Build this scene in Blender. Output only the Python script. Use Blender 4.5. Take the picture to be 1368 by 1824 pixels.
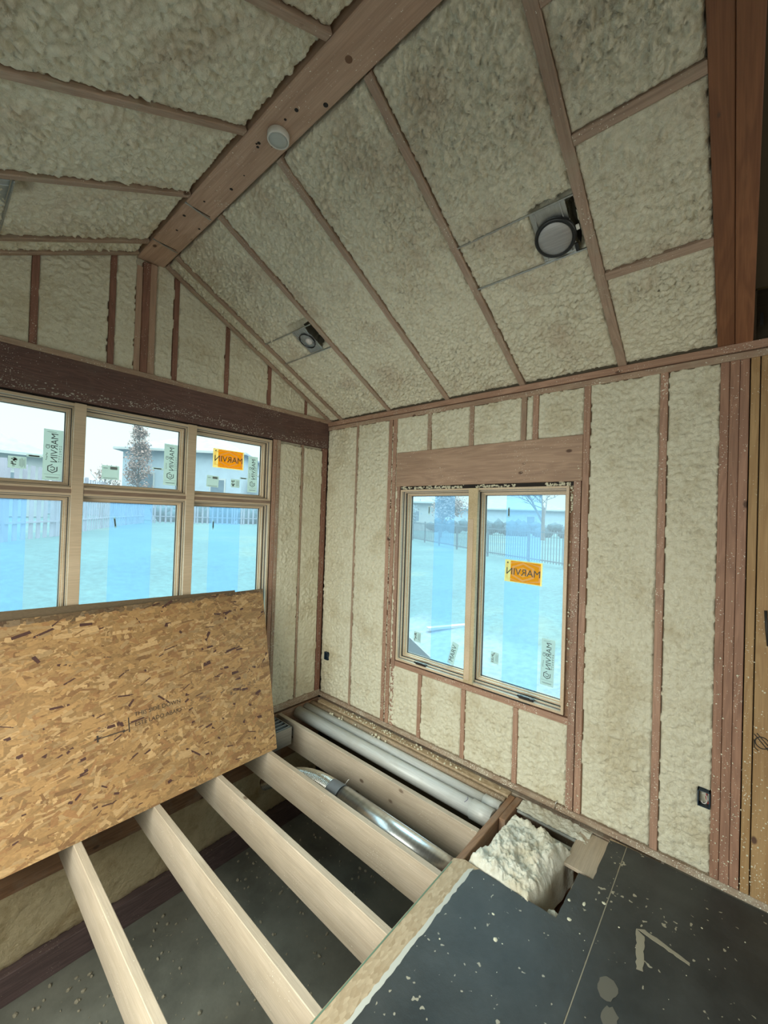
import bpy, bmesh, math, random
import numpy as np
from mathutils import Vector, Matrix
rnd = random.Random(7)
for o in list(bpy.data.objects): bpy.data.objects.remove(o)
SC = bpy.context.scene
COL = SC.collection
PI = math.pi

# ---------------------------------------------------------------- camera
CX, CY, CZ = -2.7323, -3.1934, 1.7959
YAW, PIT, ROL, FPX = 0.8509, 0.0115, 0.0326, 723.9975
fw = Vector((math.sin(YAW)*math.cos(PIT), math.cos(YAW)*math.cos(PIT), math.sin(PIT)))
r0 = Vector((math.cos(YAW), -math.sin(YAW), 0)); u0 = r0.cross(fw)
r1 = math.cos(ROL)*r0 + math.sin(ROL)*u0; u1 = -math.sin(ROL)*r0 + math.cos(ROL)*u0
cam = bpy.data.cameras.new('camera'); co = bpy.data.objects.new('camera', cam); COL.objects.link(co)
cam.sensor_fit = 'VERTICAL'; cam.sensor_height = 24; cam.lens = 24*FPX/1824
cam.clip_start = 0.02; cam.clip_end = 500
co.matrix_world = Matrix(((r1.x, u1.x, -fw.x, CX), (r1.y, u1.y, -fw.y, CY), (r1.z, u1.z, -fw.z, CZ), (0, 0, 0, 1)))
SC.camera = co
SC.view_settings.view_transform = 'Standard'; SC.view_settings.look = 'None'
SC.view_settings.gamma = 1; SC.view_settings.use_curve_mapping = False
SC.view_settings.exposure = 0.33
try:
    SC.cycles.use_denoising = True; SC.cycles.max_bounces = 8; SC.cycles.diffuse_bounces = 6; SC.cycles.transparent_max_bounces = 16
    SC.cycles.sample_clamp_indirect = 4; SC.cycles.caustics_reflective = False; SC.cycles.caustics_refractive = False
except Exception: pass

# ---------------------------------------------------------------- sky: pale dusk horizon, brighter overhead
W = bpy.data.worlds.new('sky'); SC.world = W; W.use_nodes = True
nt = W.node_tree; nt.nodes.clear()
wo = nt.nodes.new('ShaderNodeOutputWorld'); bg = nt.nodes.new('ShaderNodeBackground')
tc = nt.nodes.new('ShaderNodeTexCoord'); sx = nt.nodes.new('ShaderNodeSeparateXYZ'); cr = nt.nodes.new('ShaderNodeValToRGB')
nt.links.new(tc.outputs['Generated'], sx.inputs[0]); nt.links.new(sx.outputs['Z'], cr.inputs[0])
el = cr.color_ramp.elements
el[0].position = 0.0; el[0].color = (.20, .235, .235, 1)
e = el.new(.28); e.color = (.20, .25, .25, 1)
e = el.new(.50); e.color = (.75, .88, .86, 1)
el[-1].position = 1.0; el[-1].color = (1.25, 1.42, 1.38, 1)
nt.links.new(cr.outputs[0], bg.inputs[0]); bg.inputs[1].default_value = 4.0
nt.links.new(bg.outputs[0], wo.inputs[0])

def area(name, loc, rot, sx_, sy_, power, col, spread=PI):
    l = bpy.data.lights.new(name, 'AREA'); l.shape = 'RECTANGLE'; l.size = sx_; l.size_y = sy_; l.energy = power; l.color = col; l.spread = spread
    o = bpy.data.objects.new(name, l); COL.objects.link(o); o.location = loc; o.rotation_euler = rot; return o
# added fill lamps at two assumed, unseen openings; the portals only guide the sampling of the sky through the openings
area('fill_back_opening', (-2.2, -7.9, 1.45), (PI/2, 0, 0), 4.4, 2.3, 26, (1.0, .93, .80))  # added fill lamp behind the camera for the interior
area('fill_left_opening', (-3.58, -1.75, 1.10), (0, -PI/2+.55, 0), 2.1, 2.3, 62, (1.0, 1.0, .88), 2.6)  # added fill lamp to brighten the right wall
for nm, lc, rt, a_, b_ in (('portal_left', (-3.60, -1.75, 1.06), (0, -PI/2, 0), 2.2, 2.4), ('portal_gable', (-1.72, .2, 1.5), (-PI/2, 0, 0), 2.2, 2.0), ('portal_casement', (.2, -1.68, 1.3), (0, PI/2, 0), 1.5, 1.45)):
    area(nm, lc, rt, a_, b_, 1, (1, 1, 1)).data.cycles.is_portal = True

# ---------------------------------------------------------------- materials
MATS = {}
def newmat(name):
    m = bpy.data.materials.new(name); m.use_nodes = True; MATS[name] = m
    return m, m.node_tree.nodes, m.node_tree.links, m.node_tree.nodes['Principled BSDF']
def simple(name, col, rough=.6, metal=0, **k):
    m, n, l, b = newmat(name)
    b.inputs['Base Color'].default_value = (*col, 1); b.inputs['Roughness'].default_value = rough; b.inputs['Metallic'].default_value = metal
    return m
def ramp(n, stops):
    r = n.new('ShaderNodeValToRGB'); e = r.color_ramp.elements
    e[0].position, e[0].color = stops[0][0], (*stops[0][1], 1); e[1].position, e[1].color = stops[-1][0], (*stops[-1][1], 1)
    for p, c in stops[1:-1]:
        q = e.new(p); q.color = (*c, 1)
    return r
def noise(n, l, vec, scale, detail=3, rough=.5, dist=0):
    t = n.new('ShaderNodeTexNoise'); t.inputs['Scale'].default_value = scale; t.inputs['Detail'].default_value = detail
    t.inputs['Roughness'].default_value = rough; t.inputs['Distortion'].default_value = dist
    l.new(vec, t.inputs['Vector']); return t
def mapping(n, l, vec, sc, loc=(0, 0, 0), rot=(0, 0, 0)):
    m = n.new('ShaderNodeMapping'); m.inputs['Scale'].default_value = sc; m.inputs['Location'].default_value = loc; m.inputs['Rotation'].default_value = rot
    l.new(vec, m.inputs['Vector']); return m.outputs[0]
def mix(n, l, fac, a, b, mode='MIX'):
    m = n.new('ShaderNodeMix'); m.data_type = 'RGBA'; m.blend_type = mode
    for s, v in ((m.inputs[0], fac), (m.inputs[6], a), (m.inputs[7], b)):
        if isinstance(v, (int, float)): s.default_value = v
        elif isinstance(v, tuple): s.default_value = (*v, 1)
        else: l.new(v, s)
    return m.outputs[2]
def bump(n, l, b, h, strength, dist):
    q = n.new('ShaderNodeBump'); q.inputs['Strength'].default_value = strength; q.inputs['Distance'].default_value = dist
    l.new(h, q.inputs['Height']); l.new(q.outputs[0], b.inputs['Normal']); return q
def wood(name, light, dark, knot=(.10, .05, .03), ring=9, specks=0, speckcol=(.75, .73, .62), rough=.65, knots=1.0, dirt=0, dirtcol=(.3, .27, .23)):
    m, n, l, b = newmat(name)
    tc = n.new('ShaderNodeTexCoord'); oi = n.new('ShaderNodeObjectInfo')
    add = n.new('ShaderNodeVectorMath'); add.operation = 'ADD'
    sc = n.new('ShaderNodeVectorMath'); sc.operation = 'SCALE'; sc.inputs['Scale'].default_value = 37.0
    cx = n.new('ShaderNodeCombineXYZ')
    for i in range(3): l.new(oi.outputs['Random'], cx.inputs[i])
    l.new(cx.outputs[0], sc.inputs[0]); l.new(tc.outputs['Object'], add.inputs[0]); l.new(sc.outputs[0], add.inputs[1])
    v = add.outputs[0]
    a = noise(n, l, mapping(n, l, v, (.55, 5, 5)), 2.2, 3, .5, .6)
    mm = n.new('ShaderNodeMath'); mm.operation = 'MULTIPLY'; mm.inputs[1].default_value = ring; l.new(a.outputs['Fac'], mm.inputs[0])
    sn = n.new('ShaderNodeMath'); sn.operation = 'SINE'; m2 = n.new('ShaderNodeMath'); m2.operation = 'MULTIPLY'; m2.inputs[1].default_value = 6.28
    l.new(mm.outputs[0], m2.inputs[0]); l.new(m2.outputs[0], sn.inputs[0])
    ma = n.new('ShaderNodeMapRange'); ma.inputs['From Min'].default_value = -1.3; ma.inputs['From Max'].default_value = 1.6; l.new(sn.outputs[0], ma.inputs['Value'])
    base = mix(n, l, ma.outputs[0], light, dark)
    f = noise(n, l, mapping(n, l, v, (2, 60, 60)), 3, 3, .6)
    fr = ramp(n, [(.3, (.84,)*3), (.7, (1.08,)*3)]); l.new(f.outputs['Fac'], fr.inputs[0])
    base = mix(n, l, 1.0, base, fr.outputs[0], 'MULTIPLY')
    big = noise(n, l, mapping(n, l, v, (.7, 2, 2)), 2, 2); br = ramp(n, [(.3, (.84, .82, .80)), (.7, (1.1, 1.1, 1.12))]); l.new(big.outputs['Fac'], br.inputs[0])
    base = mix(n, l, .8, base, br.outputs[0], 'MULTIPLY')
    if knots:
        vo = n.new('ShaderNodeTexVoronoi'); vo.inputs['Scale'].default_value = 1; l.new(mapping(n, l, v, (4.2, 7, 7)), vo.inputs['Vector'])
        kr = ramp(n, [(.055*knots, (1, 1, 1)), (.10*knots, (0, 0, 0))]); l.new(vo.outputs['Distance'], kr.inputs[0])
        gt = n.new('ShaderNodeMath'); gt.operation = 'GREATER_THAN'; gt.inputs[1].default_value = .35; l.new(vo.outputs['Color'], gt.inputs[0])
        km = n.new('ShaderNodeMath'); km.operation = 'MULTIPLY'; l.new(kr.outputs[0], km.inputs[0]); l.new(gt.outputs[0], km.inputs[1])
        base = mix(n, l, km.outputs[0], base, knot)
    if dirt:
        d = noise(n, l, v, 7, 5, .65); dr = ramp(n, [(.48, (0, 0, 0)), (.72, (dirt,)*3)]); l.new(d.outputs['Fac'], dr.inputs[0])
        base = mix(n, l, dr.outputs[0], base, dirtcol)
    if specks:
        s = noise(n, l, v, 150, 1, .5); s2 = noise(n, l, v, 5, 2)
        ad = n.new('ShaderNodeMath'); ad.operation = 'MULTIPLY_ADD'; ad.inputs[1].default_value = .35; l.new(s2.outputs['Fac'], ad.inputs[0]); l.new(s.outputs['Fac'], ad.inputs[2])
        sr = ramp(n, [(.955-.085*specks, (0, 0, 0)), (.985-.085*specks, (1, 1, 1))]); l.new(ad.outputs[0], sr.inputs[0])
        base = mix(n, l, sr.outputs[0], base, speckcol)
    l.new(base, b.inputs['Base Color']); b.inputs['Roughness'].default_value = rough
    bump(n, l, b, f.outputs['Fac'], .15, .0015)
    return m
M_STUD = wood('stud_wood', (.42, .255, .175), (.32, .185, .125), specks=.85)
M_STUDN = wood('window_stud_wood', (.36, .22, .155), (.27, .16, .11), specks=1.0)
M_GABLE = wood('gable_stud_wood', (.26, .125, .085), (.19, .09, .06), specks=.6)
M_RAFT = wood('rafter_wood', (.40, .285, .21), (.31, .215, .155), specks=.5, dirt=.5, dirtcol=(.36, .33, .24))
M_BEAM = wood('ridge_beam_wood', (.47, .32, .225), (.40, .26, .18), specks=.3, ring=6)
M_HEAD = wood('header_wood', (.42, .28, .19), (.32, .205, .14), ring=7, specks=.3)
M_JOIST = wood('joist_wood', (.49, .41, .315), (.44, .36, .265), knot=(.15, .10, .065), ring=3, knots=1.15, dirt=.25, dirtcol=(.30, .25, .19), specks=.2)
M_RED = wood('red_lumber', (.235, .100, .046), (.17, .068, .032), knots=.6, ring=7)
M_YEL = wood('yellow_lumber', (.42, .27, .125), (.34, .20, .085), ring=6, specks=.6)
M_POST = wood('post_wood', (.36, .20, .13), (.27, .145, .095), specks=.55)
M_LVL = wood('dark_lvl', (.135, .070, .055), (.088, .045, .038), knots=0, ring=12, specks=.7, dirt=.35, dirtcol=(.16, .11, .09))
M_PLATE = wood('plate_wood', (.38, .26, .18), (.29, .19, .13), specks=1.0, dirt=.4, dirtcol=(.42, .38, .28))
M_DPLATE = wood('dusty_sill_wood', (.36, .27, .19), (.26, .18, .125), specks=1.45, dirt=.6, dirtcol=(.48, .44, .34))
M_PINE = wood('window_pine', (.62, .49, .34), (.59, .455, .31), knots=0, ring=1.5, rough=.5)
M_PURP = wood('mudsill_wood', (.15, .10, .10), (.095, .065, .065), ring=9, specks=.5, speckcol=(.4, .36, .28))
M_RIM = wood('rim_wood', (.30, .165, .09), (.20, .105, .055), ring=6, dirt=.4)
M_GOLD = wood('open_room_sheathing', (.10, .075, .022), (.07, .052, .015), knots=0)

def foam_mat(name, c1, c2, c3):
    m, n, l, b = newmat(name)
    tc = n.new('ShaderNodeTexCoord'); v = tc.outputs['Object']
    a = noise(n, l, v, 3.2, 5, .62); r = ramp(n, [(.34, c2), (.50, c1), (.70, c1), (.80, c3)]); l.new(a.outputs['Fac'], r.inputs[0])
    d = noise(n, l, v, 34, 4, .6); dr = ramp(n, [(.30, (.80, .76, .68)), (.52, (1, 1, 1))]); l.new(d.outputs['Fac'], dr.inputs[0])
    base = mix(n, l, .75, r.outputs[0], dr.outputs[0], 'MULTIPLY')
    l.new(base, b.inputs['Base Color']); b.inputs['Roughness'].default_value = .55
    b.inputs['Subsurface Weight'].default_value = 0.0
    n2 = noise(n, l, v, 60, 6, .65, .6); bump(n, l, b, n2.outputs['Fac'], .8, .014)
    return m
M_FOAM = foam_mat('spray_foam', (.74, .705, .55), (.63, .57, .41), (.77, .74, .60))
M_FOAMC = foam_mat('spray_foam_ceiling', (.76, .72, .56), (.64, .56, .42), (.79, .755, .61))
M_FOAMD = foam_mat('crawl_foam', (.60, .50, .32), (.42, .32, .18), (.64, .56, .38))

def m_membrane():
    m, n, l, b = newmat('black_membrane')
    tc = n.new('ShaderNodeTexCoord'); v = tc.outputs['Object']
    a = noise(n, l, v, 4, 6, .6); r = ramp(n, [(.35, (.022, .025, .025)), (.65, (.045, .049, .048))]); l.new(a.outputs['Fac'], r.inputs[0])
    s = noise(n, l, v, 42, 1, .4); s2 = noise(n, l, v, 3, 2)
    ad = n.new('ShaderNodeMath'); ad.operation = 'MULTIPLY_ADD'; ad.inputs[1].default_value = .3; l.new(s2.outputs['Fac'], ad.inputs[0]); l.new(s.outputs['Fac'], ad.inputs[2])
    sr = ramp(n, [(.89, (0, 0, 0)), (.92, (1, 1, 1))]); l.new(ad.outputs[0], sr.inputs[0])
    base = mix(n, l, sr.outputs[0], r.outputs[0], (.36, .33, .25))
    l.new(base, b.inputs['Base Color']); b.inputs['Roughness'].default_value = .48
    bn = noise(n, l, v, 9, 5, .6); bump(n, l, b, bn.outputs['Fac'], .4, .012)
    return m
M_MEMB = m_membrane()
def m_slab():
    m, n, l, b = newmat('slab_concrete')
    tc = n.new('ShaderNodeTexCoord'); v = tc.outputs['Object']
    a = noise(n, l, v, 2.5, 6, .6); r = ramp(n, [(.35, (.11, .11, .09)), (.65, (.20, .20, .165))]); l.new(a.outputs['Fac'], r.inputs[0])
    s = noise(n, l, v, 26, 3, .5); sr = ramp(n, [(.70, (0, 0, 0)), (.74, (1, 1, 1))]); l.new(s.outputs['Fac'], sr.inputs[0])
    l.new(mix(n, l, sr.outputs[0], r.outputs[0], (.26, .24, .17)), b.inputs['Base Color']); b.inputs['Roughness'].default_value = .85
    bump(n, l, b, a.outputs['Fac'], .5, .02); return m
M_SLAB = m_slab()
def m_osb(name, c1, c2):
    m, n, l, b = newmat(name)
    tc = n.new('ShaderNodeTexCoord'); v = mapping(n, l, tc.outputs['Object'], (30, 75, 60))
    vo = n.new('ShaderNodeTexVoronoi'); vo.inputs['Scale'].default_value = 1.2; l.new(v, vo.inputs['Vector'])
    r = ramp(n, [(.1, c1), (.9, c2)]); l.new(vo.outputs['Color'], r.inputs[0])
    l.new(r.outputs[0], b.inputs['Base Color']); b.inputs['Roughness'].default_value = .75
    bump(n, l, b, vo.outputs['Distance'], .4, .004); return m
M_OSBE = m_osb('osb_edge', (.17, .115, .065), (.30, .22, .13))
M_OSBF = m_osb('subfloor_osb', (.36, .265, .16), (.50, .39, .26))
def m_strand():
    m, n, l, b = newmat('osb_strands')
    at = n.new('ShaderNodeAttribute'); at.attribute_name = 'Col'
    tc = n.new('ShaderNodeTexCoord'); f = noise(n, l, mapping(n, l, tc.outputs['Object'], (60, 400, 60)), 1, 2)
    fr = ramp(n, [(.3, (.86,)*3), (.7, (1.08,)*3)]); l.new(f.outputs['Fac'], fr.inputs[0])
    l.new(mix(n, l, 1.0, at.outputs['Color'], fr.outputs[0], 'MULTIPLY'), b.inputs['Base Color'])
    b.inputs['Roughness'].default_value = .5; return m
M_STRAND = m_strand()
M_SHEATH = simple('wall_sheathing', (.10, .08, .05), .8)
M_PIPE = wood('pvc_plastic', (.60, .62, .60), (.56, .58, .56), knots=0, rough=.35, ring=3, dirt=.3, dirtcol=(.42, .40, .33))
def m_metal(name, col, rough, sc=(3, 40, 40)):
    m, n, l, b = newmat(name)
    tc = n.new('ShaderNodeTexCoord'); f = noise(n, l, mapping(n, l, tc.outputs['Object'], sc), 2, 4)
    r = ramp(n, [(.3, tuple(c*.8 for c in col)), (.7, col)]); l.new(f.outputs['Fac'], r.inputs[0]); l.new(r.outputs[0], b.inputs['Base Color'])
    b.inputs['Metallic'].default_value = 1; b.inputs['Roughness'].default_value = rough; return m
M_GALV = m_metal('galvanised_steel', (.80, .84, .86), .30)
M_PLATEM = m_metal('light_housing_steel', (.55, .57, .56), .42)
M_FLEX = m_metal('flex_foil', (.72, .70, .64), .25, (30, 30, 30))
M_TAPE = simple('duct_tape', (.12, .13, .14), .45)
M_BLACK = simple('black_plastic', (.012, .013, .014), .4)
M_GREY = simple('grey_plastic', (.23, .245, .25), .5)
M_LENS = m_metal('brushed_lens', (.50, .49, .48), .62, (90, 4, 90))
M_WHITE = simple('white_plastic', (.62, .61, .56), .45)
M_GREYW = simple('grey_cap', (.40, .42, .39), .45)
M_BULB = simple('frosted_bulb', (.60, .58, .56), .3)
M_BLUEB = simple('blue_box_plastic', (.01, .03, .055), .35)
M_WIREW = simple('white_wire', (.6, .58, .55), .4)
M_WIRER = simple('red_wire', (.35, .05, .05), .4)
M_COPPER = simple('bare_wire', (.5, .5, .5), .3, 1)
M_INK = simple('stamp_ink', (.05, .035, .025), .7)
M_INKF = simple('faded_stamp_ink', (.17, .105, .06), .7)
M_MARK = simple('marker_ink', (.02, .018, .015), .6)
M_GASKET = simple('sash_gasket', (.02, .022, .022), .5)
M_ALU = simple('glass_spacer', (.55, .57, .55), .3, .6)
M_BATT = foam_mat('mineral_batt', (.76, .75, .65), (.64, .58, .44), (.80, .79, .70))
M_GREENL = simple('green_edge_paint', (.12, .20, .135), .7)
M_WPAPER = simple('torn_membrane_backing', (.52, .52, .47), .8)
M_RESID = simple('dried_adhesive', (.30, .27, .20), .8)
M_CRUMB = simple('foam_crumb', (.66, .63, .48), .7)
M_SPLAT = simple('foam_splatter', (.42, .39, .33), .8)
M_HOLE = simple('bolt_hole', (.012, .008, .006), .8)

def glass(name, tint, haze=0, hazecol=(.6, .85, 1)):
    m, n, l, b = newmat(name); n.remove(b); o = n['Material Output']
    t = n.new('ShaderNodeBsdfTransparent'); t.inputs[0].default_value = (*tint, 1)
    g = n.new('ShaderNodeBsdfGlossy'); g.inputs['Roughness'].default_value = .28; g.inputs[0].default_value = (1, 1, 1, 1)
    base = t.outputs[0]
    if haze:
        tr = n.new('ShaderNodeBsdfTranslucent'); tr.inputs[0].default_value = (*hazecol, 1)
        mh = n.new('ShaderNodeMixShader'); mh.inputs[0].default_value = haze; l.new(base, mh.inputs[1]); l.new(tr.outputs[0], mh.inputs[2]); base = mh.outputs[0]
    mx = n.new('ShaderNodeMixShader'); mx.inputs[0].default_value = .008; l.new(base, mx.inputs[1]); l.new(g.outputs[0], mx.inputs[2])
    l.new(mx.outputs[0], o.inputs[0]); return m
M_GLASS = glass('clear_glass', (.97, 1.0, .99), .04, (.75, .9, 1))
M_GLASSB = glass('low_glass', (.84, .96, .99), .10, (.8, .9, 1))
M_FILM = glass('blue_protective_film', (.78, .90, 1.0), .10, (.72, .86, 1))
def paper(name, col, k=.55):
    m, n, l, b = newmat(name); o = n['Material Output']; b.inputs['Base Color'].default_value = (*col, 1); b.inputs['Roughness'].default_value = .55
    t = n.new('ShaderNodeBsdfTranslucent'); t.inputs[0].default_value = (*col, 1); x = n.new('ShaderNodeMixShader'); x.inputs[0].default_value = k
    l.new(b.outputs[0], x.inputs[1]); l.new(t.outputs[0], x.inputs[2]); l.new(x.outputs[0], o.inputs[0]); return m
M_STW = paper('sticker_paper', (.66, .73, .69), .72); M_STO = paper('sticker_orange', (.96, .44, .003), .7); M_STY = paper('sticker_yellow', (1.0, .84, .46), .7)
M_STINK = simple('sticker_ink', (.045, .06, .06), .6)
M_STMID = simple('sticker_grey_print', (.19, .235, .23), .6)
def m_lawn():
    m, n, l, b = newmat('lawn_grass')
    tc = n.new('ShaderNodeTexCoord'); v = tc.outputs['Object']
    a = noise(n, l, v, .35, 5, .6); r = ramp(n, [(.36, (.062, .120, .132)), (.55, (.078, .145, .152)), (.72, (.12, .16, .135))]); l.new(a.outputs['Fac'], r.inputs[0])
    f = noise(n, l, mapping(n, l, v, (1, 1, 1)), 9, 4, .7); fr = ramp(n, [(.3, (.75,)*3), (.7, (1.2,)*3)]); l.new(f.outputs['Fac'], fr.inputs[0])
    g = mix(n, l, 1, r.outputs[0], fr.outputs[0], 'MULTIPLY')
    # bare pale ground close to the house
    sp = n.new('ShaderNodeSeparateXYZ'); l.new(v, sp.inputs[0])
    ad = n.new('ShaderNodeMath'); ad.operation = 'MULTIPLY_ADD'; ad.inputs[1].default_value = 2.2; l.new(a.outputs['Fac'], ad.inputs[0]); l.new(sp.outputs['X'], ad.inputs[2])
    rr = ramp(n, [(.44, (1, 1, 1)), (.52, (0, 0, 0))]); mu = n.new('ShaderNodeMath'); mu.operation = 'MULTIPLY'; mu.inputs[1].default_value = .1
    l.new(ad.outputs[0], mu.inputs[0]); l.new(mu.outputs[0], rr.inputs[0])
    gx = n.new('ShaderNodeMath'); gx.operation = 'LESS_THAN'; gx.inputs[1].default_value = 1.6; l.new(sp.outputs['Y'], gx.inputs[0])
    m3 = n.new('ShaderNodeMath'); m3.operation = 'MULTIPLY'; l.new(rr.outputs[0], m3.inputs[0]); l.new(gx.outputs[0], m3.inputs[1])
    dirt = ramp(n, [(.35, (.13, .17, .23)), (.6, (.20, .24, .29))]); l.new(f.outputs['Fac'], dirt.inputs[0])
    l.new(mix(n, l, m3.outputs[0], g, dirt.outputs[0]), b.inputs['Base Color']); b.inputs['Roughness'].default_value = .95; b.inputs['Specular IOR Level'].default_value = .1
    return m
M_LAWN = m_lawn()
def ext(name, col, var=.12, sc=2):
    m, n, l, b = newmat(name); tc = n.new('ShaderNodeTexCoord'); f = noise(n, l, tc.outputs['Object'], sc, 3)
    r = ramp(n, [(.3, tuple(c*(1-var) for c in col)), (.7, tuple(min(1, c*(1+var)) for c in col))]); l.new(f.outputs['Fac'], r.inputs[0])
    l.new(r.outputs[0], b.inputs['Base Color']); b.inputs['Roughness'].default_value = .9; b.inputs['Specular IOR Level'].default_value = .15; return m
E_ROOF = ext('shingle_roof', (.24, .29, .37)); E_SIDE = ext('pale_siding', (.34, .37, .39), .05); E_BLUE = ext('blue_siding', (.34, .42, .50), .06)
E_TRIM = ext('house_trim', (.40, .43, .44), .03); E_WIN = ext('house_window_glass', (.12, .17, .22)); E_FENCE = ext('fence_board', (.27, .265, .33), .15)
E_IRON = simple('iron_fence_paint', (.055, .085, .11), .6); E_BARK = ext('tree_bark', (.15, .135, .14)); E_LEAFP = ext('autumn_leaves', (.24, .175, .16), .3, 5)
E_LEAFB = ext('blue_grey_leaves', (.12, .16, .19), .3, 5); E_HEDGE = ext('hedge_leaves', (.06, .10, .125), .3, 3)

# ---------------------------------------------------------------- object helpers
def link(name, me, mat, parent=None):
    o = bpy.data.objects.new(name, me); COL.objects.link(o)
    if mat is not None:
        for mm in (mat if isinstance(mat, (list, tuple)) else [mat]): me.materials.append(mm)
    if parent: o.parent = parent
    return o
def thing(o, label, cat, group=None):
    o['label'] = label; o['category'] = cat
    if group: o['group'] = group
    return o
def struct(o): o['kind'] = 'structure'; return o
def stuff(o, label, cat): o['kind'] = 'stuff'; o['label'] = label; o['category'] = cat; return o
def empty(name, loc):
    o = bpy.data.objects.new(name, None); COL.objects.link(o); o.location = loc; o.empty_display_size = .05; return o
def mesh_from(verts, faces, name='m', smooth=False):
    me = bpy.data.meshes.new(name); me.from_pydata([tuple(v) for v in verts], [], faces); me.update()
    if smooth: me.polygons.foreach_set('use_smooth', [True]*len(me.polygons))
    return me
def bm_mesh(bm, name='m', smooth=False):
    me = bpy.data.meshes.new(name); bm.normal_update(); bm.to_mesh(me); bm.free()
    if smooth: me.polygons.foreach_set('use_smooth', [True]*len(me.polygons))
    return me
def frame_matrix(p, X, Z):
    X = X.normalized(); Z = (Z - X*Z.dot(X)).normalized(); Y = Z.cross(X)
    return Matrix(((X.x, Y.x, Z.x, p.x), (X.y, Y.y, Z.y, p.y), (X.z, Y.z, Z.z, p.z), (0, 0, 0, 1)))
def board(name, mat, p0, p1, w, h, up=(0, 0, 1), bev=.0025, parent=None):
    """lumber: length p0->p1, h along up, w across; the grain runs along local X"""
    p0, p1, up = Vector(p0), Vector(p1), Vector(up); L = (p1-p0).length
    bm = bmesh.new(); bmesh.ops.create_cube(bm, size=1); bmesh.ops.scale(bm, vec=(L, w, h), verts=bm.verts)
    if bev: bmesh.ops.bevel(bm, geom=list(bm.edges), offset=min(bev, w*.3, h*.3), segments=1, affect='EDGES')
    o = link(name, bm_mesh(bm, name), mat)
    o.matrix_world = frame_matrix((p0+p1)/2, p1-p0, up)
    if parent:
        o.parent = parent; o.matrix_parent_inverse = parent.matrix_basis.inverted()
    return o
def abox(name, mat, x0, x1, y0, y1, z0, z1, bev=.0025, parent=None):
    d = [abs(x1-x0), abs(y1-y0), abs(z1-z0)]; c = [(x0+x1)/2, (y0+y1)/2, (z0+z1)/2]
    k = d.index(max(d)); ax = [0, 0, 0]; ax[k] = d[k]/2; a = Vector(ax); c = Vector(c)
    up = Vector((0, 0, 1)) if k != 2 else Vector((0, 1, 0))
    w, h = ((d[1], d[2]) if k == 0 else (d[0], d[2]) if k == 1 else (d[0], d[1]))
    return board(name, mat, c-a, c+a, w, h, up, bev, parent)
def put(o, parent):
    o.parent = parent; o.matrix_parent_inverse = parent.matrix_basis.inverted(); return o
def boxes(bm, lst):
    for (x0, x1, y0, y1, z0, z1) in lst:
        m = Matrix.Translation(((x0+x1)/2, (y0+y1)/2, (z0+z1)/2)) @ Matrix.Diagonal((abs(x1-x0), abs(y1-y0), abs(z1-z0), 1))
        bmesh.ops.create_cube(bm, size=1, matrix=m)
def boxmesh(name, mat, lst, parent=None):
    bm = bmesh.new(); boxes(bm, lst); o = link(name, bm_mesh(bm, name), mat)
    return put(o, parent) if parent else o
def tube(name, mat, pts, r, seg=20, parent=None, cap=True, rfun=None, smooth=True):
    pts = [Vector(p) for p in pts]; vs = []; fs = []
    prevn = None
    for i, p in enumerate(pts):
        t = (pts[min(i+1, len(pts)-1)]-pts[max(i-1, 0)]).normalized()
        if prevn is None:
            a = Vector((0, 0, 1)) if abs(t.z) < .9 else Vector((1, 0, 0)); nrm = (a-t*a.dot(t)).normalized()
        else: nrm = (prevn-t*prevn.dot(t)).normalized()
        prevn = nrm; bn = t.cross(nrm); rr = rfun(i) if rfun else r
        for k in range(seg):
            a = 2*PI*k/seg; vs.append(p+nrm*math.cos(a)*rr+bn*math.sin(a)*rr)
    for i in range(len(pts)-1):
        for k in range(seg): fs.append((i*seg+k, i*seg+(k+1) % seg, (i+1)*seg+(k+1) % seg, (i+1)*seg+k))
    if cap: fs.append(tuple(range(seg))[::-1]); fs.append(tuple((len(pts)-1)*seg+k for k in range(seg)))
    # local frame: put the origin at the first point so the texture runs along it
    me = mesh_from(vs, fs, name); me.polygons.foreach_set('use_smooth', [smooth and len(p.vertices) == 4 for p in me.polygons])
    o = link(name, me, mat); return put(o, parent) if parent else o
def lathe(name, mat, prof, M, seg=40, parent=None):
    """prof: (r, h) pairs, turned about local Z and placed by matrix M"""
    vs = []; fs = []
    for r, h in prof:
        for k in range(seg):
            a = 2*PI*k/seg; vs.append(M @ Vector((r*math.cos(a), r*math.sin(a), h)))
    for i in range(len(prof)-1):
        for k in range(seg): fs.append((i*seg+k, i*seg+(k+1) % seg, (i+1)*seg+(k+1) % seg, (i+1)*seg+k))
    o = link(name, mesh_from(vs, fs, name, True), mat); return put(o, parent) if parent else o
def poly(name, mat, pts, z0, z1, parent=None):
    n = len(pts); vs = [(x, y, z0) for x, y in pts]+[(x, y, z1) for x, y in pts]
    fs = [tuple(range(n))[::-1], tuple(range(n, 2*n))]+[(i, (i+1) % n, n+(i+1) % n, n+i) for i in range(n)]
    me = mesh_from(vs, fs, name); bm = bmesh.new(); bm.from_mesh(me); bmesh.ops.recalc_face_normals(bm, faces=bm.faces); bm.to_mesh(me); bm.free()
    o = link(name, me, mat); return put(o, parent) if parent else o

def blob(bm, c, r, R, M=None):
    n0 = len(bm.verts); res = bmesh.ops.create_icosphere(bm, subdivisions=1, radius=r)
    s = [R.uniform(.6, 1.3) for _ in range(3)]
    for v in res['verts']:
        q = v.co; v.co = Vector((q.x*s[0], q.y*s[1], q.z*s[2]))*(R.uniform(.8, 1.15))+Vector(c)
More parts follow.
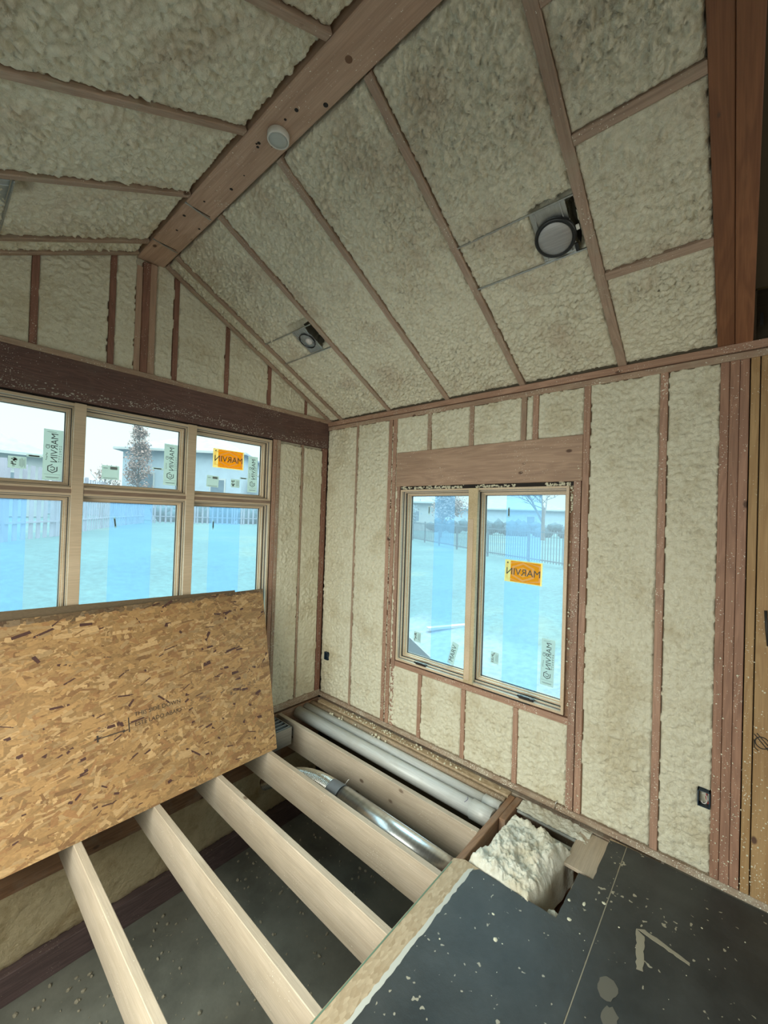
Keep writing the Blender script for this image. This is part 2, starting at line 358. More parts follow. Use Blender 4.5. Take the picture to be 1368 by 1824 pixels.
# numpy gradient noise
def pn(x, y, seed=0):
    xi = np.floor(x).astype(np.int64); yi = np.floor(y).astype(np.int64); xf = x-xi; yf = y-yi
    def g(ix, iy, fx, fy):
        h = (ix*374761393+iy*668265263+seed*1442695041) & 0x7fffffff
        h = ((h ^ (h >> 13))*1274126177) & 0x7fffffff; h = h ^ (h >> 16)
        a = (h % 1024)*(2*np.pi/1024); return np.cos(a)*fx+np.sin(a)*fy
    u = xf*xf*xf*(xf*(xf*6-15)+10); v = yf*yf*yf*(yf*(yf*6-15)+10)
    a = g(xi, yi, xf, yf); b = g(xi+1, yi, xf-1, yf); c = g(xi, yi+1, xf, yf-1); d = g(xi+1, yi+1, xf-1, yf-1)
    return (a+u*(b-a))*(1-v)+(c+u*(d-c))*v
def billow(x, y, f, seed, oct=3):
    wx = x+.25/f*pn(x*f*.8, y*f*.8, seed+50)*2; wy = y+.25/f*pn(x*f*.8+9, y*f*.8+3, seed+51)*2
    h = 0; a = 1; t = 0
    for o in range(oct): h = h+a*np.abs(pn(wx*f, wy*f, seed+o)); t += a; a *= .5; f *= 2.05
    return h/t*2.2
def foam(name, mat, O, U, V, N, lu, lv, keep, members, edge, bulge, amp, seed, step=.0075, freq=17, rough=None, hide=-.03):
    """members: ('u'|'v', centre, halfwidth, lo, hi): lumber the foam stops at; 'v' = lumber running along v at u=centre"""
    O, U, V, N = [np.array(a, float) for a in (O, U, V, N)]
    nu = int(lu/step)+1; nv = int(lv/step)+1
    u, v = np.meshgrid(np.linspace(0, lu, nu), np.linspace(0, lv, nv), indexing='ij')
    dist = np.full(u.shape, .5)
    for k, c, hw, lo, hi in members:
        a, b = (u, v) if k == 'v' else (v, u)
        dd = np.abs(a-c)-hw; out = np.maximum(lo-b, b-hi); dd = np.where(out > 0, np.hypot(np.maximum(dd, 0), out), dd); dist = np.minimum(dist, dd)
    rag = .006*pn(u*28, v*28, seed+7)+.006*pn(u*9, v*9, seed+8)
    d2 = dist+rag
    bl = 1-np.exp(-np.maximum(d2, 0)/.035)
    big = pn(u*4.2, v*4.2, seed+20)+.6*pn(u*9, v*9, seed+21)
    am = amp*(1+.8*pn(u*2.3, v*2.3, seed+30))
    h = edge+bulge*bl*(.7+.6*big)+am*(billow(u, v, freq, seed, 4)-.45)*(.35+.65*bl)
    h = np.where(d2 > 0, h, hide)
    P = O+u[..., None]*U+v[..., None]*V+h[..., None]*N
    idx = np.arange(nu*nv).reshape(nu, nv)
    q = np.stack([idx[:-1, :-1], idx[1:, :-1], idx[1:, 1:], idx[:-1, 1:]], -1).reshape(-1, 4)
    uc = (u[:-1, :-1]+u[1:, 1:])/2; vc = (v[:-1, :-1]+v[1:, 1:])/2
    k = keep(uc, vc).reshape(-1); q = q[k]
    if np.dot(np.cross(U, V), N) < 0: q = q[:, ::-1]
    me = bpy.data.meshes.new(name); me.vertices.add(nu*nv); me.vertices.foreach_set('co', P.reshape(-1).astype(np.float32))
    me.loops.add(len(q)*4); me.loops.foreach_set('vertex_index', q.reshape(-1).astype(np.int32))
    me.polygons.add(len(q)); me.polygons.foreach_set('loop_start', np.arange(0, len(q)*4, 4, dtype=np.int32)); me.polygons.foreach_set('loop_total', np.full(len(q), 4, dtype=np.int32))
    me.polygons.foreach_set('use_smooth', np.ones(len(q), bool)); me.update(calc_edges=True)
    bm = bmesh.new(); bm.from_mesh(me); bmesh.ops.delete(bm, geom=[a for a in bm.verts if not a.link_faces], context='VERTS'); bm.to_mesh(me); bm.free()
    return link(name, me, mat)

# ================================================================ STRUCTURE
SL = .51; ZT = 2.735; XL = -3.4; DEP = .14
def rz(x): return ZT-SL*x if x > -1.7 else ZT+SL*(x-XL)        # roof underside line
# outer wall sheathing with the window openings left out
def wall_with_hole(name, fn, a0, a1, z0, z1, h):
    a, b, c, d = h; struct(boxmesh(name, M_SHEATH, [fn(*r) for r in ((a0, a, z0, z1), (b, a1, z0, z1), (a, b, z0, c), (a, b, d, z1))]))
wall_with_hole('wall_right', lambda a, b, c, d: (.135, .16, a, b, c, d), -3.46, .16, -1.2, 2.78, (-2.375, -.98, .56, 2.04))
wall_with_hole('wall_left', lambda a, b, c, d: (XL-.16, XL-.135, a, b, c, d), -3.3, .16, -1.2, 2.78, (-2.95, -.55, .0, 2.12))  # unseen opening, assumed and enlarged to let more sky light onto the right wall
bm = bmesh.new(); boxes(bm, [(XL-.16, -2.79, .135, .16, -1.2, 2.76), (-.645, .135, .135, .16, -1.2, 2.76), (-2.79, -.645, .135, .16, -1.2, .53), (-2.79, -.645, .135, .16, 2.46, 2.76)])
me = bm_mesh(bm)
vs = [(XL-.2, .136, 2.76), (.16, .136, 2.76), (-1.7, .136, 3.85), (XL-.2, .16, 2.76), (.16, .16, 2.76), (-1.7, .16, 3.85)]
wg = struct(link('wall_back', me, M_SHEATH)); struct(link('wall_back_gable', mesh_from(vs, [(0, 1, 2), (5, 4, 3), (0, 3, 4, 1), (1, 4, 5, 2), (2, 5, 3, 0)]), M_SHEATH))
# roof deck over the rafters
def slab_quad(name, mat, P, th):
    P = [Vector(p) for p in P]; n = (P[1]-P[0]).cross(P[3]-P[0]).normalized()*th
    vs = P+[p+n for p in P]; return link(name, mesh_from(vs, [(0, 1, 2, 3), (7, 6, 5, 4)]+[(i, i+4, (i+1) % 4+4, (i+1) % 4) for i in range(4)]), mat)
D = .285
struct(slab_quad('ceiling_right', M_SHEATH, [(.2, .16, rz(0)-SL*.2+D), (.2, -8.2, rz(0)-SL*.2+D), (-1.72, -8.2, rz(-1.7)+D+.01), (-1.72, .16, rz(-1.7)+D+.01)], -.02))
struct(slab_quad('ceiling_left', M_SHEATH, [(-3.6, -8.2, rz(0)-SL*.2+D), (-3.6, .16, rz(0)-SL*.2+D), (-1.7, .16, rz(-1.7)+D), (-1.7, -8.2, rz(-1.7)+D)], -.02))
struct(boxmesh('eave_blocking', M_SHEATH, [(.02, .16, -8.2, .16, 2.74, 3.0), (XL-.16, XL-.02, -8.2, .16, 2.74, 3.0)]))  # eave blocking added to stop outside light leaking in above the plates
# the open house behind the camera
struct(boxmesh('wall_house', M_OSBF, [(-6.2, -4.4, -8.22, -8.2, -.04, 4), (0, .3, -8.22, -8.2, -.04, 4), (-4.4, 0, -8.22, -8.2, -.04, .3), (-4.4, 0, -8.22, -8.2, 2.6, 4), (-6.22, -6.2, -8.2, -3.3, -.04, 4),
                                      (-6.2, XL-.16, -3.32, -3.3, -.04, 4)]))
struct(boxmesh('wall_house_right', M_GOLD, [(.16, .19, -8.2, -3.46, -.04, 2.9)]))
struct(boxmesh('ceiling_house', M_OSBF, [(-6.2, .19, -8.2, -3.5, 4.0, 4.02), (-6.2, XL-.2, -8.2, -3.3, 3.9, 4.0)]))
struct(boxmesh('floor_house', M_OSBF, [(-6.2, .16, -8.2, -3.5, -.06, -.04)]))
# crawl space slab and foundation walls
struct(boxmesh('floor_crawl_space', M_SLAB, [(-3.6, .16, -2.3, .16, -1.2, -1.12)]))
struct(boxmesh('wall_crawl_near', M_SLAB, [(-3.6, .16, -2.3, -2.16, -1.2, -.30)]))
struct(boxmesh('wall_crawl_gable', M_SHEATH, [(-3.5, .16, .10, .135, -1.12, -.06)]))

# ---------------------------------------------------------------- foam
RW = []  # right wall: u = -y , v = z
RS = [(.43, .012), (.848, .021), (.898, .022), (2.461, .021), (2.86, .021)]
for c, h in RS: RW.append(('v', c, h, -1, 3))
RW += [('v', .0, .012, -1, 3), ('v', 3.20, .095, -1, 3), ('v', 2.42, .028, -1, 2.36)]
for c in (1.264, 1.651, 2.055, 2.137): RW.append(('v', c, .019, 2.35, 3))
for c in (1.243, 1.648, 2.056): RW.append(('v', c, .018, -1, .54))
RW += [('v', 3.076, .028, .343, .430), ('v', .098, .028, .343, .422)]
RW += [('u', 2.21, .146, .93, 2.44), ('u', 2.70, .042, -1, 4), ('u', -.01, .016, -1, 4), ('u', .538, .022, .9, 2.44), ('u', 1.3, .76, .95, 2.42)]
stuff(foam('spray_foam', M_FOAM, (0, 0, -.02), (0, -1, 0), (0, 0, 1), (-1, 0, 0), 3.12, 2.70,
     lambda u, v: ~((u > .975) & (u < 2.38) & (v > .57) & (v < 2.07)), [(k, c+(.02 if k == 'u' else 0), h, lo+(.02 if k == 'v' else 0), hi+(.02 if k == 'v' else 0)) for k, c, h, lo, hi in RW],
     -.001, .010, .028, 3, freq=27), 'cream spray foam filling the stud bays of the casement window wall', 'insulation')
GS = [.703, 1.106, 1.514, 1.923, 2.32, 2.73, 3.13]
GW = [('v', c, .018, 2.6, 4) for c in GS]+[('v', 1.717, .068, 2.6, 4), ('u', 2.60, .155, .0, 3.4), ('v', .307, .013, -1, 2.5), ('v', .03, .032, -1, 2.8), ('v', .612, .045, -1, 2.5), ('u', -.01, .03, -1, 4), ('v', .29, .013, 2.75, 3)]
def keepg(u, v):
    x = -u; return (((v < 2.5) & (u < .63)) | (v > 2.5)) & (v < np.where(x > -1.7, ZT-SL*x, ZT+SL*(x-XL))+.03)
stuff(foam('spray_foam', M_FOAM, (0, 0, 0), (-1, 0, 0), (0, 0, 1), (0, -1, 0), 3.4, 3.66, keepg, GW, -.001, .006, .016, 11, freq=24),
     'cream spray foam in the gable wall above the dark header and beside the large window', 'insulation')
NL = math.sqrt(1+SL*SL)
RY = [.03, .195, .82, 1.43, 2.04, 2.65]
CR = [('v', c, .019, -1, 4) for c in RY]+[('v', 3.2, .11, -1, 4), ('u', 1.92, .12, -1, 4), ('u', -.0, .012, -1, 4)]
for c in (.54, 1.09, 1.46): CR.append(('u', c*NL, .019, 2.65, 3.2))
PLT = [(.695, .945, .535, .80), (.695, .945, 2.42, 2.63)]
CRM = CR+[('v', (a[2]+a[3])/2, (a[3]-a[2])/2-.012, a[0]*NL+.01, a[1]*NL-.01) for a in PLT]
stuff(foam('spray_foam', M_FOAMC, (0, 0, ZT), (0, -1, 0), (-1/NL, 0, SL/NL), (-SL/NL, 0, -1/NL), 3.14, 1.84, lambda u, v: u > -1, CRM, -.014, .018, .038, 23, freq=33, hide=-.07),
     'pale bumpy spray foam between the rafters of the roof slope above the casement window', 'insulation')
LY = [.03, .22, .84, 1.43, 2.02, 2.63]
CL = [('v', c, .019, -1, 4) for c in LY]+[('v', 3.2, .11, -1, 4), ('u', 1.92, .12, -1, 4), ('v', .76, .07, .88*NL, 1.02*NL-.06)]
stuff(foam('spray_foam', M_FOAMC, (XL, 0, ZT), (0, -1, 0), (1/NL, 0, SL/NL), (SL/NL, 0, -1/NL), 3.14, 1.84, lambda u, v: u > -1, CL, -.018, .022, .038, 37, freq=23, hide=-.07),
     'pale bumpy spray foam between the rafters of the roof slope on the far side of the ridge', 'insulation')
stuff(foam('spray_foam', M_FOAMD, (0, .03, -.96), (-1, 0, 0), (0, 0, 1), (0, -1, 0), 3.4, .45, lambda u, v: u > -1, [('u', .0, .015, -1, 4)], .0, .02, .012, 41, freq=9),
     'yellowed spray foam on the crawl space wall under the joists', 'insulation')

# ================================================================ RIGHT WALL LUMBER
def stud(y, w, z0, z1, label, mat=M_STUD, cat='wall stud', group='studs of the casement window wall', x0=-.001, name='wall_stud'):
    return thing(abox(name, mat, x0, DEP-.006, y-w/2, y+w/2, z0, z1), label, cat, group)
stud(-.43, .026, 0, 2.66, 'thin foam dusted stud nearest the room corner on the casement window wall', M_PLATE)
stud(-.848, .038, 0, 2.66, 'king stud farther left of the pair beside the casement window, on the corner side', x0=-.004)
stud(-.898, .040, 0, 2.66, 'king stud right against the left side of the casement window')
stud(-2.461, .038, 0, 2.66, 'full height king stud right of the casement window')
stud(-2.415, .044, 0, 2.061, 'shorter jack stud carrying the right end of the window header', M_STUDN, cat='jack stud', name='jack_stud')
stud(-.952, .040, 0, 2.061, 'shorter jack stud carrying the corner end of the window header', M_STUDN, cat='jack stud', name='jack_stud')
stud(-2.86, .036, 0, 2.66, 'full height stud alone between two wide foam bays right of the window')
for y, s in ((-1.264, 'first from the room corner'), (-1.651, 'second from the room corner'), (-2.055, 'left one of the close pair'), (-2.137, 'right one of the close pair')):
    stud(y, .036, 2.353, 2.66, 'short cripple stud above the window header, '+s, M_PLATE if y > -2.1 else M_STUD, 'cripple stud', 'cripple studs above the window header', name='cripple_stud')
for y, s in ((-1.243, 'nearest the room corner'), (-1.648, 'the middle one of three'), (-2.056, 'nearest the jack stud on the right')):
    stud(y, .034, 0, .515, 'short cripple stud under the casement window sill, '+s, M_STUD, 'cripple stud', 'cripple studs under the window sill', name='cripple_stud')
thing(abox('window_header', M_HEAD, -.006, .13, -2.442, -.93, 2.061, 2.353), 'wide pinkish timber header over the casement window', 'header')
thing(abox('rough_sill', M_STUD, -.002, DEP-.01, -2.40, -.975, .517, .560), 'reddish rough sill board under the casement window', 'sill board')
thing(abox('bottom_plate', M_DPLATE, -.006, DEP-.01, -3.60, .0, -.038, .0), 'dusty bottom plate along the foot of the casement window wall', 'bottom plate')
thing(abox('top_plate', M_PLATE, -.004, DEP-.01, -3.62, .0, 2.655, 2.692), 'lower board of the doubled top plate over the casement window wall', 'top plate', 'doubled top plate')
thing(abox('top_plate', M_STUD, -.012, DEP-.01, -3.9, .0, 2.697, 2.738), 'upper board of the doubled top plate, just under the roof slope', 'top plate', 'doubled top plate')
# built-up post at the right edge
ps = [(-3.103, -3.141, M_POST, 'reddish post ply touching the spray foam'), (-3.141, -3.180, M_POST, 'second reddish post ply from the spray foam'),
      (-3.180, -3.218, M_POST, 'third reddish post ply, before the dark gap'), (-3.221, -3.256, M_YEL, 'narrow yellow post ply right of the dark gap')]
for i, (a, b, m, s) in enumerate(ps):
    thing(abox('post_stud', m, -.002-.003*(i % 2), .13, b+.0008, a-.0008, 0, 2.655), s+' at the right edge of the room', 'post', 'built-up post at the right edge')
t = thing(abox('post_board', M_YEL, -.006, .03, -3.46, -3.260, 0, 2.655), 'wide knotty yellow board with marker scribble at the far right edge', 'post board')
# marker scribble
bmk = []
def ring_pts(c, r, n=24, a0=0, a1=2*PI): return [(-.0075, c[0]-r*math.cos(a0+(a1-a0)*k/n), c[1]+r*1.05*math.sin(a0+(a1-a0)*k/n)) for k in range(n+1)]
mk = tube('marker_scribble', M_MARK, ring_pts((-3.292, .758), .026), .0022, 6, parent=t, smooth=False)
tube('marker_scribble', M_MARK, [(-.0075, -3.262, .792), (-.0075, -3.32, .722)], .002, 6, parent=t)
tube('marker_scribble', M_MARK, [(-.0075, -3.272, .798), (-.0075, -3.325, .738)], .002, 6, parent=t)
tube('marker_scribble', M_MARK, [(-.0075, -3.262, .765), (-.0075, -3.264, .728), (-.0075, -3.278, .716)], .0018, 6, parent=t)
tube('black_mark', M_MARK, [(-.008, -3.294, 1.40), (-.008, -3.298, 1.32), (-.008, -3.306, 1.23)], .006, 8, parent=t)

# ================================================================ GABLE WALL LUMBER
thing(abox('gable_header', M_LVL, -3.38, -.0, -.012, .12, 2.467, 2.722), 'long dark purple-brown header beam over the large window', 'header beam')
thing(abox('gable_plate', M_PLATE, -3.39, -.0, -.016, .12, 2.722, 2.757), 'thin tan plate lying along the top of the dark header beam', 'plate')
WH = ['nearest the right-hand roof corner', 'second from the right-hand corner', 'just right of the king post', 'just left of the king post', 'second left of the king post']
for i, x in enumerate(GS[:5]):
    thing(abox('gable_stud', M_GABLE, -x-.018, -x+.018, -.001, .12, 2.757, rz(-x)+.02), 'dark red gable stud above the header beam, '+WH[i], 'gable stud', 'gable studs above the header beam')
thing(abox('gable_stud', M_GABLE, -.305, -.275, -.001, .12, 2.757, rz(-.29)+.02), 'tiny stud stub in the sharp corner under the roof slope', 'gable stud', 'gable studs above the header beam')
kp = thing(empty('king_post', (-1.717, 0, 2.757)), 'three-ply king post standing under the end of the ridge beam', 'post')
abox('tan_ply', M_BEAM, -1.785, -1.7475, -.001, .12, 2.757, 3.50, parent=kp); abox('red_ply', M_GABLE, -1.7465, -1.7005, -.008, .12, 2.757, 3.54, parent=kp); abox('tan_ply', M_BEAM, -1.6995, -1.655, -.001, .12, 2.757, 3.55, parent=kp)
thing(abox('wall_stud', M_PLATE, -.318, -.296, -.002, .12, 0, 2.467), 'thin reddish stud between the large window and the room corner', 'wall stud', 'studs right of the large window')
thing(abox('corner_stud', M_GABLE, -.058, -.001, -.004, .12, 0, 2.467), 'dark reddish corner stud where the two walls meet', 'wall stud', 'studs right of the large window')
thing(abox('jack_stud', M_STUD, -.640, -.602, -.003, .12, 0, 2.467), 'jack stud right beside the large window frame', 'jack stud', 'studs right of the large window')
thing(abox('king_stud', M_PLATE, -.600, -.565, -.006, .12, 0, 2.467), 'foam splattered king stud next to the jack stud of the large window', 'wall stud', 'studs right of the large window')
thing(abox('bottom_plate', M_DPLATE, -3.38, -.0, -.008, .12, -.038, .024), 'dusty bottom plate under the gable wall', 'bottom plate')
thing(abox('rough_sill', M_STUD, -2.78, -.64, -.002, .12, .47, .515), 'rough sill board under the large window, behind the panel', 'sill board')

bm = bmesh.new(); R = random.Random(31)
for k in range(950):
    x = -R.uniform(.03, 3.0); z = 2.475+abs(R.gauss(0, .030))+.035*max(0, math.sin(x*3.1))
    if z > 2.71: continue
    i0 = len(bm.verts); blob(bm, (0, 0, 0), R.choice((.0013, .002, .0028, .0042)), R); bm.verts.ensure_lookup_table()
    for v in bm.verts[i0:]: v.co = Vector((v.co.x*1.5+x, v.co.y*.35-.0125, v.co.z*.8+z))
for k in range(500):
    x, y0_ = R.choice(((-.583, -.0065), (-.583, -.0065), (-.03, -.0045), (-.30, -.0025), (-.62, -.0035))); z = R.uniform(0, 2.46)
    i0 = len(bm.verts); blob(bm, (0, 0, 0), R.choice((.002, .003, .004)), R); bm.verts.ensure_lookup_table()
    for v in bm.verts[i0:]: v.co = Vector((v.co.x+x+R.uniform(0, 0), v.co.y*.35+y0_, v.co.z*1.6+z))
stuff(link('foam_splatter', bm_mesh(bm), M_SPLAT), 'pale foam splatter along the lower edge of the dark header and the studs beside the window', 'spray foam')
bm = bmesh.new(); R = random.Random(33)
for k in range(700):
    y = R.choice((-R.uniform(3.10, 3.40), -R.uniform(2.39, 2.48), -R.uniform(.83, .92), -R.uniform(3.1, 3.4))); z = min(2.6, R.expovariate(2.2)) if y < -3 else R.expovariate(1.5)
    i0 = len(bm.verts); blob(bm, (0, 0, 0), R.choice((.0018, .0025, .004)), R); bm.verts.ensure_lookup_table()
    for v in bm.verts[i0:]: v.co = Vector((v.co.x*.35-.0065, v.co.y+y, v.co.z+z))
stuff(link('foam_splatter', bm_mesh(bm), M_CRUMB), 'pale foam specks on the posts and studs of the casement window wall', 'spray foam')

# ================================================================ ROOF LUMBER
rb = thing(board('ridge_beam', M_BEAM, (-1.6985, .02, 3.707), (-1.6985, -6.2, 3.707), .173, .30, bev=.004), 'thick ridge beam with bolt holes running overhead', 'ridge beam')
for (x, y, r) in [(-1.703, -1.707, .009), (-1.636, -1.823, .011), (-1.709, -1.633, .006), (-1.721, -1.437, .008), (-1.713, -1.414, .007), (-1.726, -1.425, .005), (-1.665, -1.072, .009), (-1.719, -.867, .006), (-1.745, -.662, .009), (-1.72, -.494, .007),
                  (-1.635, -.618, .007), (-1.668, -1.21, .004), (-1.697, -2.60, .008), (-1.67, -1.47, .004)]:
    lathe('bolt_hole', M_HOLE, [(.0001, .5565), (r, .5565), (r, .5575), (.0001, .558)], Matrix.Translation((x, y, 3)), 14, parent=rb)
lathe('knot', simple('beam_knot', (.15, .075, .04), .7), [(.0001, .5562), (.012, .5563), (.017, .5575)], Matrix.Translation((-1.694, -2.026, 3)), 18, parent=rb)
for y in (-.275, -.765):
    st = board('steel_strap', M_PLATEM, (-1.787, y-.012, 3.5555), (-1.625, y+.012, 3.5555), .010, .004, bev=0, parent=rb)
    boxmesh('strap_gap', M_HOLE, [(-1.785, -1.64, y-.011, y-.007, 3.5548, 3.5575)], parent=rb)
# round cap hanging from the ridge beam
cp = thing(empty('ceiling_box', (-1.688, -1.549, 3.557)), 'round grey electrical box cover on the underside of the ridge beam', 'electrical box')
Mz = Matrix.Translation((-1.688, -1.549, 3.557)) @ Matrix.Rotation(PI, 4, 'X')
lathe('box_ring', M_WHITE, [(.047, 0), (.050, .004), (.050, .030), (.044, .034), (.043, .026)], Mz, parent=cp)
lathe('cover', M_GREYW, [(.043, .026), (.040, .031), (.02, .033), (.0001, .033)], Mz, parent=cp)

def rafter(side, y, w, x0, x1, label, mat=M_RAFT, depth=.235, group=None, drop=0):
    z = lambda x: (ZT-SL*x) if side > 0 else (ZT+SL*(x-XL))
    nrm = Vector((side*SL, 0, 1)).normalized()
    p0 = Vector((x0, y, z(x0)))+nrm*(depth/2-drop); p1 = Vector((x1, y, z(x1)))+nrm*(depth/2-drop)
    return thing(board('rafter', mat, p0, p1, w, depth, nrm), label, 'rafter', group or ('rafters of the right slope' if side > 0 else 'rafters of the left slope'))
lab = ['flush against the gable wall', 'a hand width in front of the gable wall', 'passing right of the small open light', 'just beyond the small open light', 'crossing the roof just left of the big round light',
       'right of the big round light, carrying the cross blocks']
for y, s in zip(RY, lab): rafter(1, -y, .038 if y < 2.5 else .045, .05, -1.61, 'rafter above the window wall, '+s)
lab = ['flush against the gable wall', 'the next one in front of the gable wall', 'second rafter in front of the gable wall', 'meeting the ridge beam beside the round box cover', 'in the top left of the view', 'nearest the camera, above the view']
for y, s in list(zip(LY, lab))[:5]: rafter(-1, -y, .038, XL-.05, -1.787, 'rafter left of the ridge beam, '+s)
for x, s in ((-.54, 'lowest'), (-1.09, 'middle'), (-1.462, 'highest')):
    z = ZT-SL*x; nrm = Vector((SL, 0, 1)).normalized(); c = Vector((x, 0, z))+nrm*.095
    thing(board('roof_block', M_RAFT, c+Vector((0, -2.673, 0)), c+Vector((0, -3.089, 0)), .040, .19, nrm), s+' of the cross blocks between the last rafter and the red beam', 'blocking', 'cross blocks in the last rafter bay')
rafter(1, -3.1235, .069, .02, -1.61, 'left ply of the dark red doubled beam at the right edge of the roof', M_RED, .22, 'doubled red beam at the right')
rafter(1, -3.193, .068, .02, -1.61, 'right ply of the dark red doubled beam at the right edge of the roof', M_RED, .22, 'doubled red beam at the right', .004)
thing(boxmesh('beam_splinter', M_BLACK, [(-.035, -.02, -3.262, -3.250, 2.80, 2.86)]), 'small dark clip on the wall right of the red beam, above the top plate', 'clip')
thing(abox('wall_stud', M_GOLD, .02, .15, -3.62, -3.235, 2.74, 3.02), 'dark olive blocking panel above the top plate, right of the red beam', 'blocking')

# ================================================================ CEILING LIGHTS
def slope_m(side, x, y):
    z = (ZT-SL*x) if side > 0 else (ZT+SL*(x-XL))
    N = Vector((-side*SL, 0, -1)).normalized(); U = Vector((0, 1, 0)); V = N.cross(U)
    return Matrix(((V.x, U.x, N.x, x), (V.y, U.y, N.y, y), (V.z, U.z, N.z, z), (0, 0, 0, 1))) @ Matrix.Diagonal((1, 1, 1, 1))
def sbox(name, mat, M, b, parent, bev=.0015):
    bm = bmesh.new(); boxes(bm, [b]);
    if bev: bmesh.ops.bevel(bm, geom=list(bm.edges), offset=bev, segments=1, affect='EDGES')
    bmesh.ops.transform(bm, matrix=M, verts=bm.verts); bmesh.ops.recalc_face_normals(bm, faces=bm.faces)
    return put(link(name, bm_mesh(bm), mat), parent)
def can_light(side, x, y, y0, y1, ya, yb, lit, label, dx=.115):
    """x,y: can centre; y0..y1 the plate; ya..yb the bar hangers between rafters"""
    da, db = (dx+.035, dx-.006) if lit else (dx, dx)
    M = slope_m(side, x, y); t = thing(empty('recessed_light', M.translation), label, 'recessed light', 'recessed ceiling light housings')
    s = M.to_3x3() @ Vector((1, 0, 0)); sg = 1
    sbox('mounting_plate', M_PLATEM, M, (-da, db, y0-y, y1-y, -.012, -.008), t)
    for q in (-1, 1):
        sbox('bar_hanger', M_PLATEM, M, ((-da-.004 if q < 0 else db+.004)-.0035, (-da-.004 if q < 0 else db+.004)+.0035, ya-y, yb-y, -.006, .006), t)
        sbox('plate_rib', M_PLATEM, M, (-da+.005, db-.005, (y0+y1)/2-y+q*(y1-y0)*.36-.002, (y0+y1)/2-y+q*(y1-y0)*.36+.002, -.010, -.003), t)
    if lit:
        lathe('trim_ring', M_BLACK, [(.084, -.012), (.093, .000), (.092, .012), (.084, .0165), (.078, .013)], M, parent=t)
        lathe('lens', M_LENS, [(.080, .012), (.079, .0135), (.04, .0145), (.0001, .015)], M, parent=t)
        lathe('rim_cup', M_BLACK, [(.0795, .012), (.079, .0155), (.076, .0155), (.075, .013)], M, parent=t)
        sbox('spring_clip', M_BLACK, M, (.06, .10, -.085, -.070, 0, .010), t)
        sbox('ground_tab', M_WHITE, M, (-.02, .004, -.108, -.094, 0, .008), t)
    else:
        lathe('housing_can', M_BLACK, [(.066, -.006), (.068, .002), (.062, .002), (.060, -.10), (.0001, -.10)], M, parent=t)
        lathe('lamp_socket', M_GREY, [(.022, -.09), (.026, -.04), (.03, -.03)], M @ Matrix.Translation((.008, 0, 0)), parent=t)
        lathe('bulb', M_BULB, [(.015, -.04), (.028, -.02), (.031, -.008), (.026, .004), (.014, .010), (.0001, .012)], M @ Matrix.Translation((.008, -.01, 0)), 24, parent=t)
        sbox('spring_clip', M_GREY, M, (.03, .05, -.05, -.03, -.03, .0), t)
    return t
can_light(1, -.795, -2.515, -2.59, -2.432, -2.63, -2.06, True, 'big round recessed light with dark rim near the right end of the roof slope', .108)
can_light(1, -.79, -.640, -.715, -.560, -.80, -.215, False, 'small open recessed light with a white bulb above the corner of the room', .108)
can_light(-1, -2.62, -.66, -.80, -.55, -.82, -.24, False, 'recessed light cut by the left edge of the view', .12)
# cavities torn beside the housings
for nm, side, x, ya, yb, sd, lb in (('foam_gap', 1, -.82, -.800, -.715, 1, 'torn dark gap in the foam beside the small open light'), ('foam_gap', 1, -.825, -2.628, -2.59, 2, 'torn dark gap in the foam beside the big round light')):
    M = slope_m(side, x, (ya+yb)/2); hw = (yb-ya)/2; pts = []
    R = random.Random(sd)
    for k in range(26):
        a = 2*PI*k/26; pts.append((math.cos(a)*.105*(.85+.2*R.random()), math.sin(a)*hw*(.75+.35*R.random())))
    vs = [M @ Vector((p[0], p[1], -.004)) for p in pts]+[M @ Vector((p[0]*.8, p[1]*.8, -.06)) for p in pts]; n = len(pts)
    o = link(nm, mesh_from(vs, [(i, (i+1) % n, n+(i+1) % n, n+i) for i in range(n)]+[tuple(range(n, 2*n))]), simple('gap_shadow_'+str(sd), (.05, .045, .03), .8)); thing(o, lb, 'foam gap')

# ================================================================ WINDOWS
def wbox(tf, name, mat, a0, a1, b0, b1, d0, d1, parent, bev=.0015):
    """box in window coordinates: a along the wall (to the right as seen from inside), b up, d outward"""
    bm = bmesh.new(); boxes(bm, [(a0, a1, b0, b1, d0, d1)])
    if bev: bmesh.ops.bevel(bm, geom=list(bm.edges), offset=bev, segments=1, affect='EDGES')
    for v in bm.verts: v.co = tf(*v.co)
    bmesh.ops.recalc_face_normals(bm, faces=bm.faces)
    return put(link(name, bm_mesh(bm), mat), parent)
def wring(tf, name, mat, o, i, d0, d1, parent):
    """rectangular ring: outer (a0,a1,b0,b1), inner the same, depth d0..d1"""
    bm = bmesh.new()
    a0, a1, b0, b1 = o; c0, c1, e0, e1 = i
    boxes(bm, [(a0, c0, b0, b1, d0, d1), (c1, a1, b0, b1, d0, d1), (c0, c1, b0, e0, d0, d1), (c0, c1, e1, b1, d0, d1)])
    for v in bm.verts: v.co = tf(*v.co)
    bmesh.ops.recalc_face_normals(bm, faces=bm.faces)
    return put(link(name, bm_mesh(bm), mat), parent)
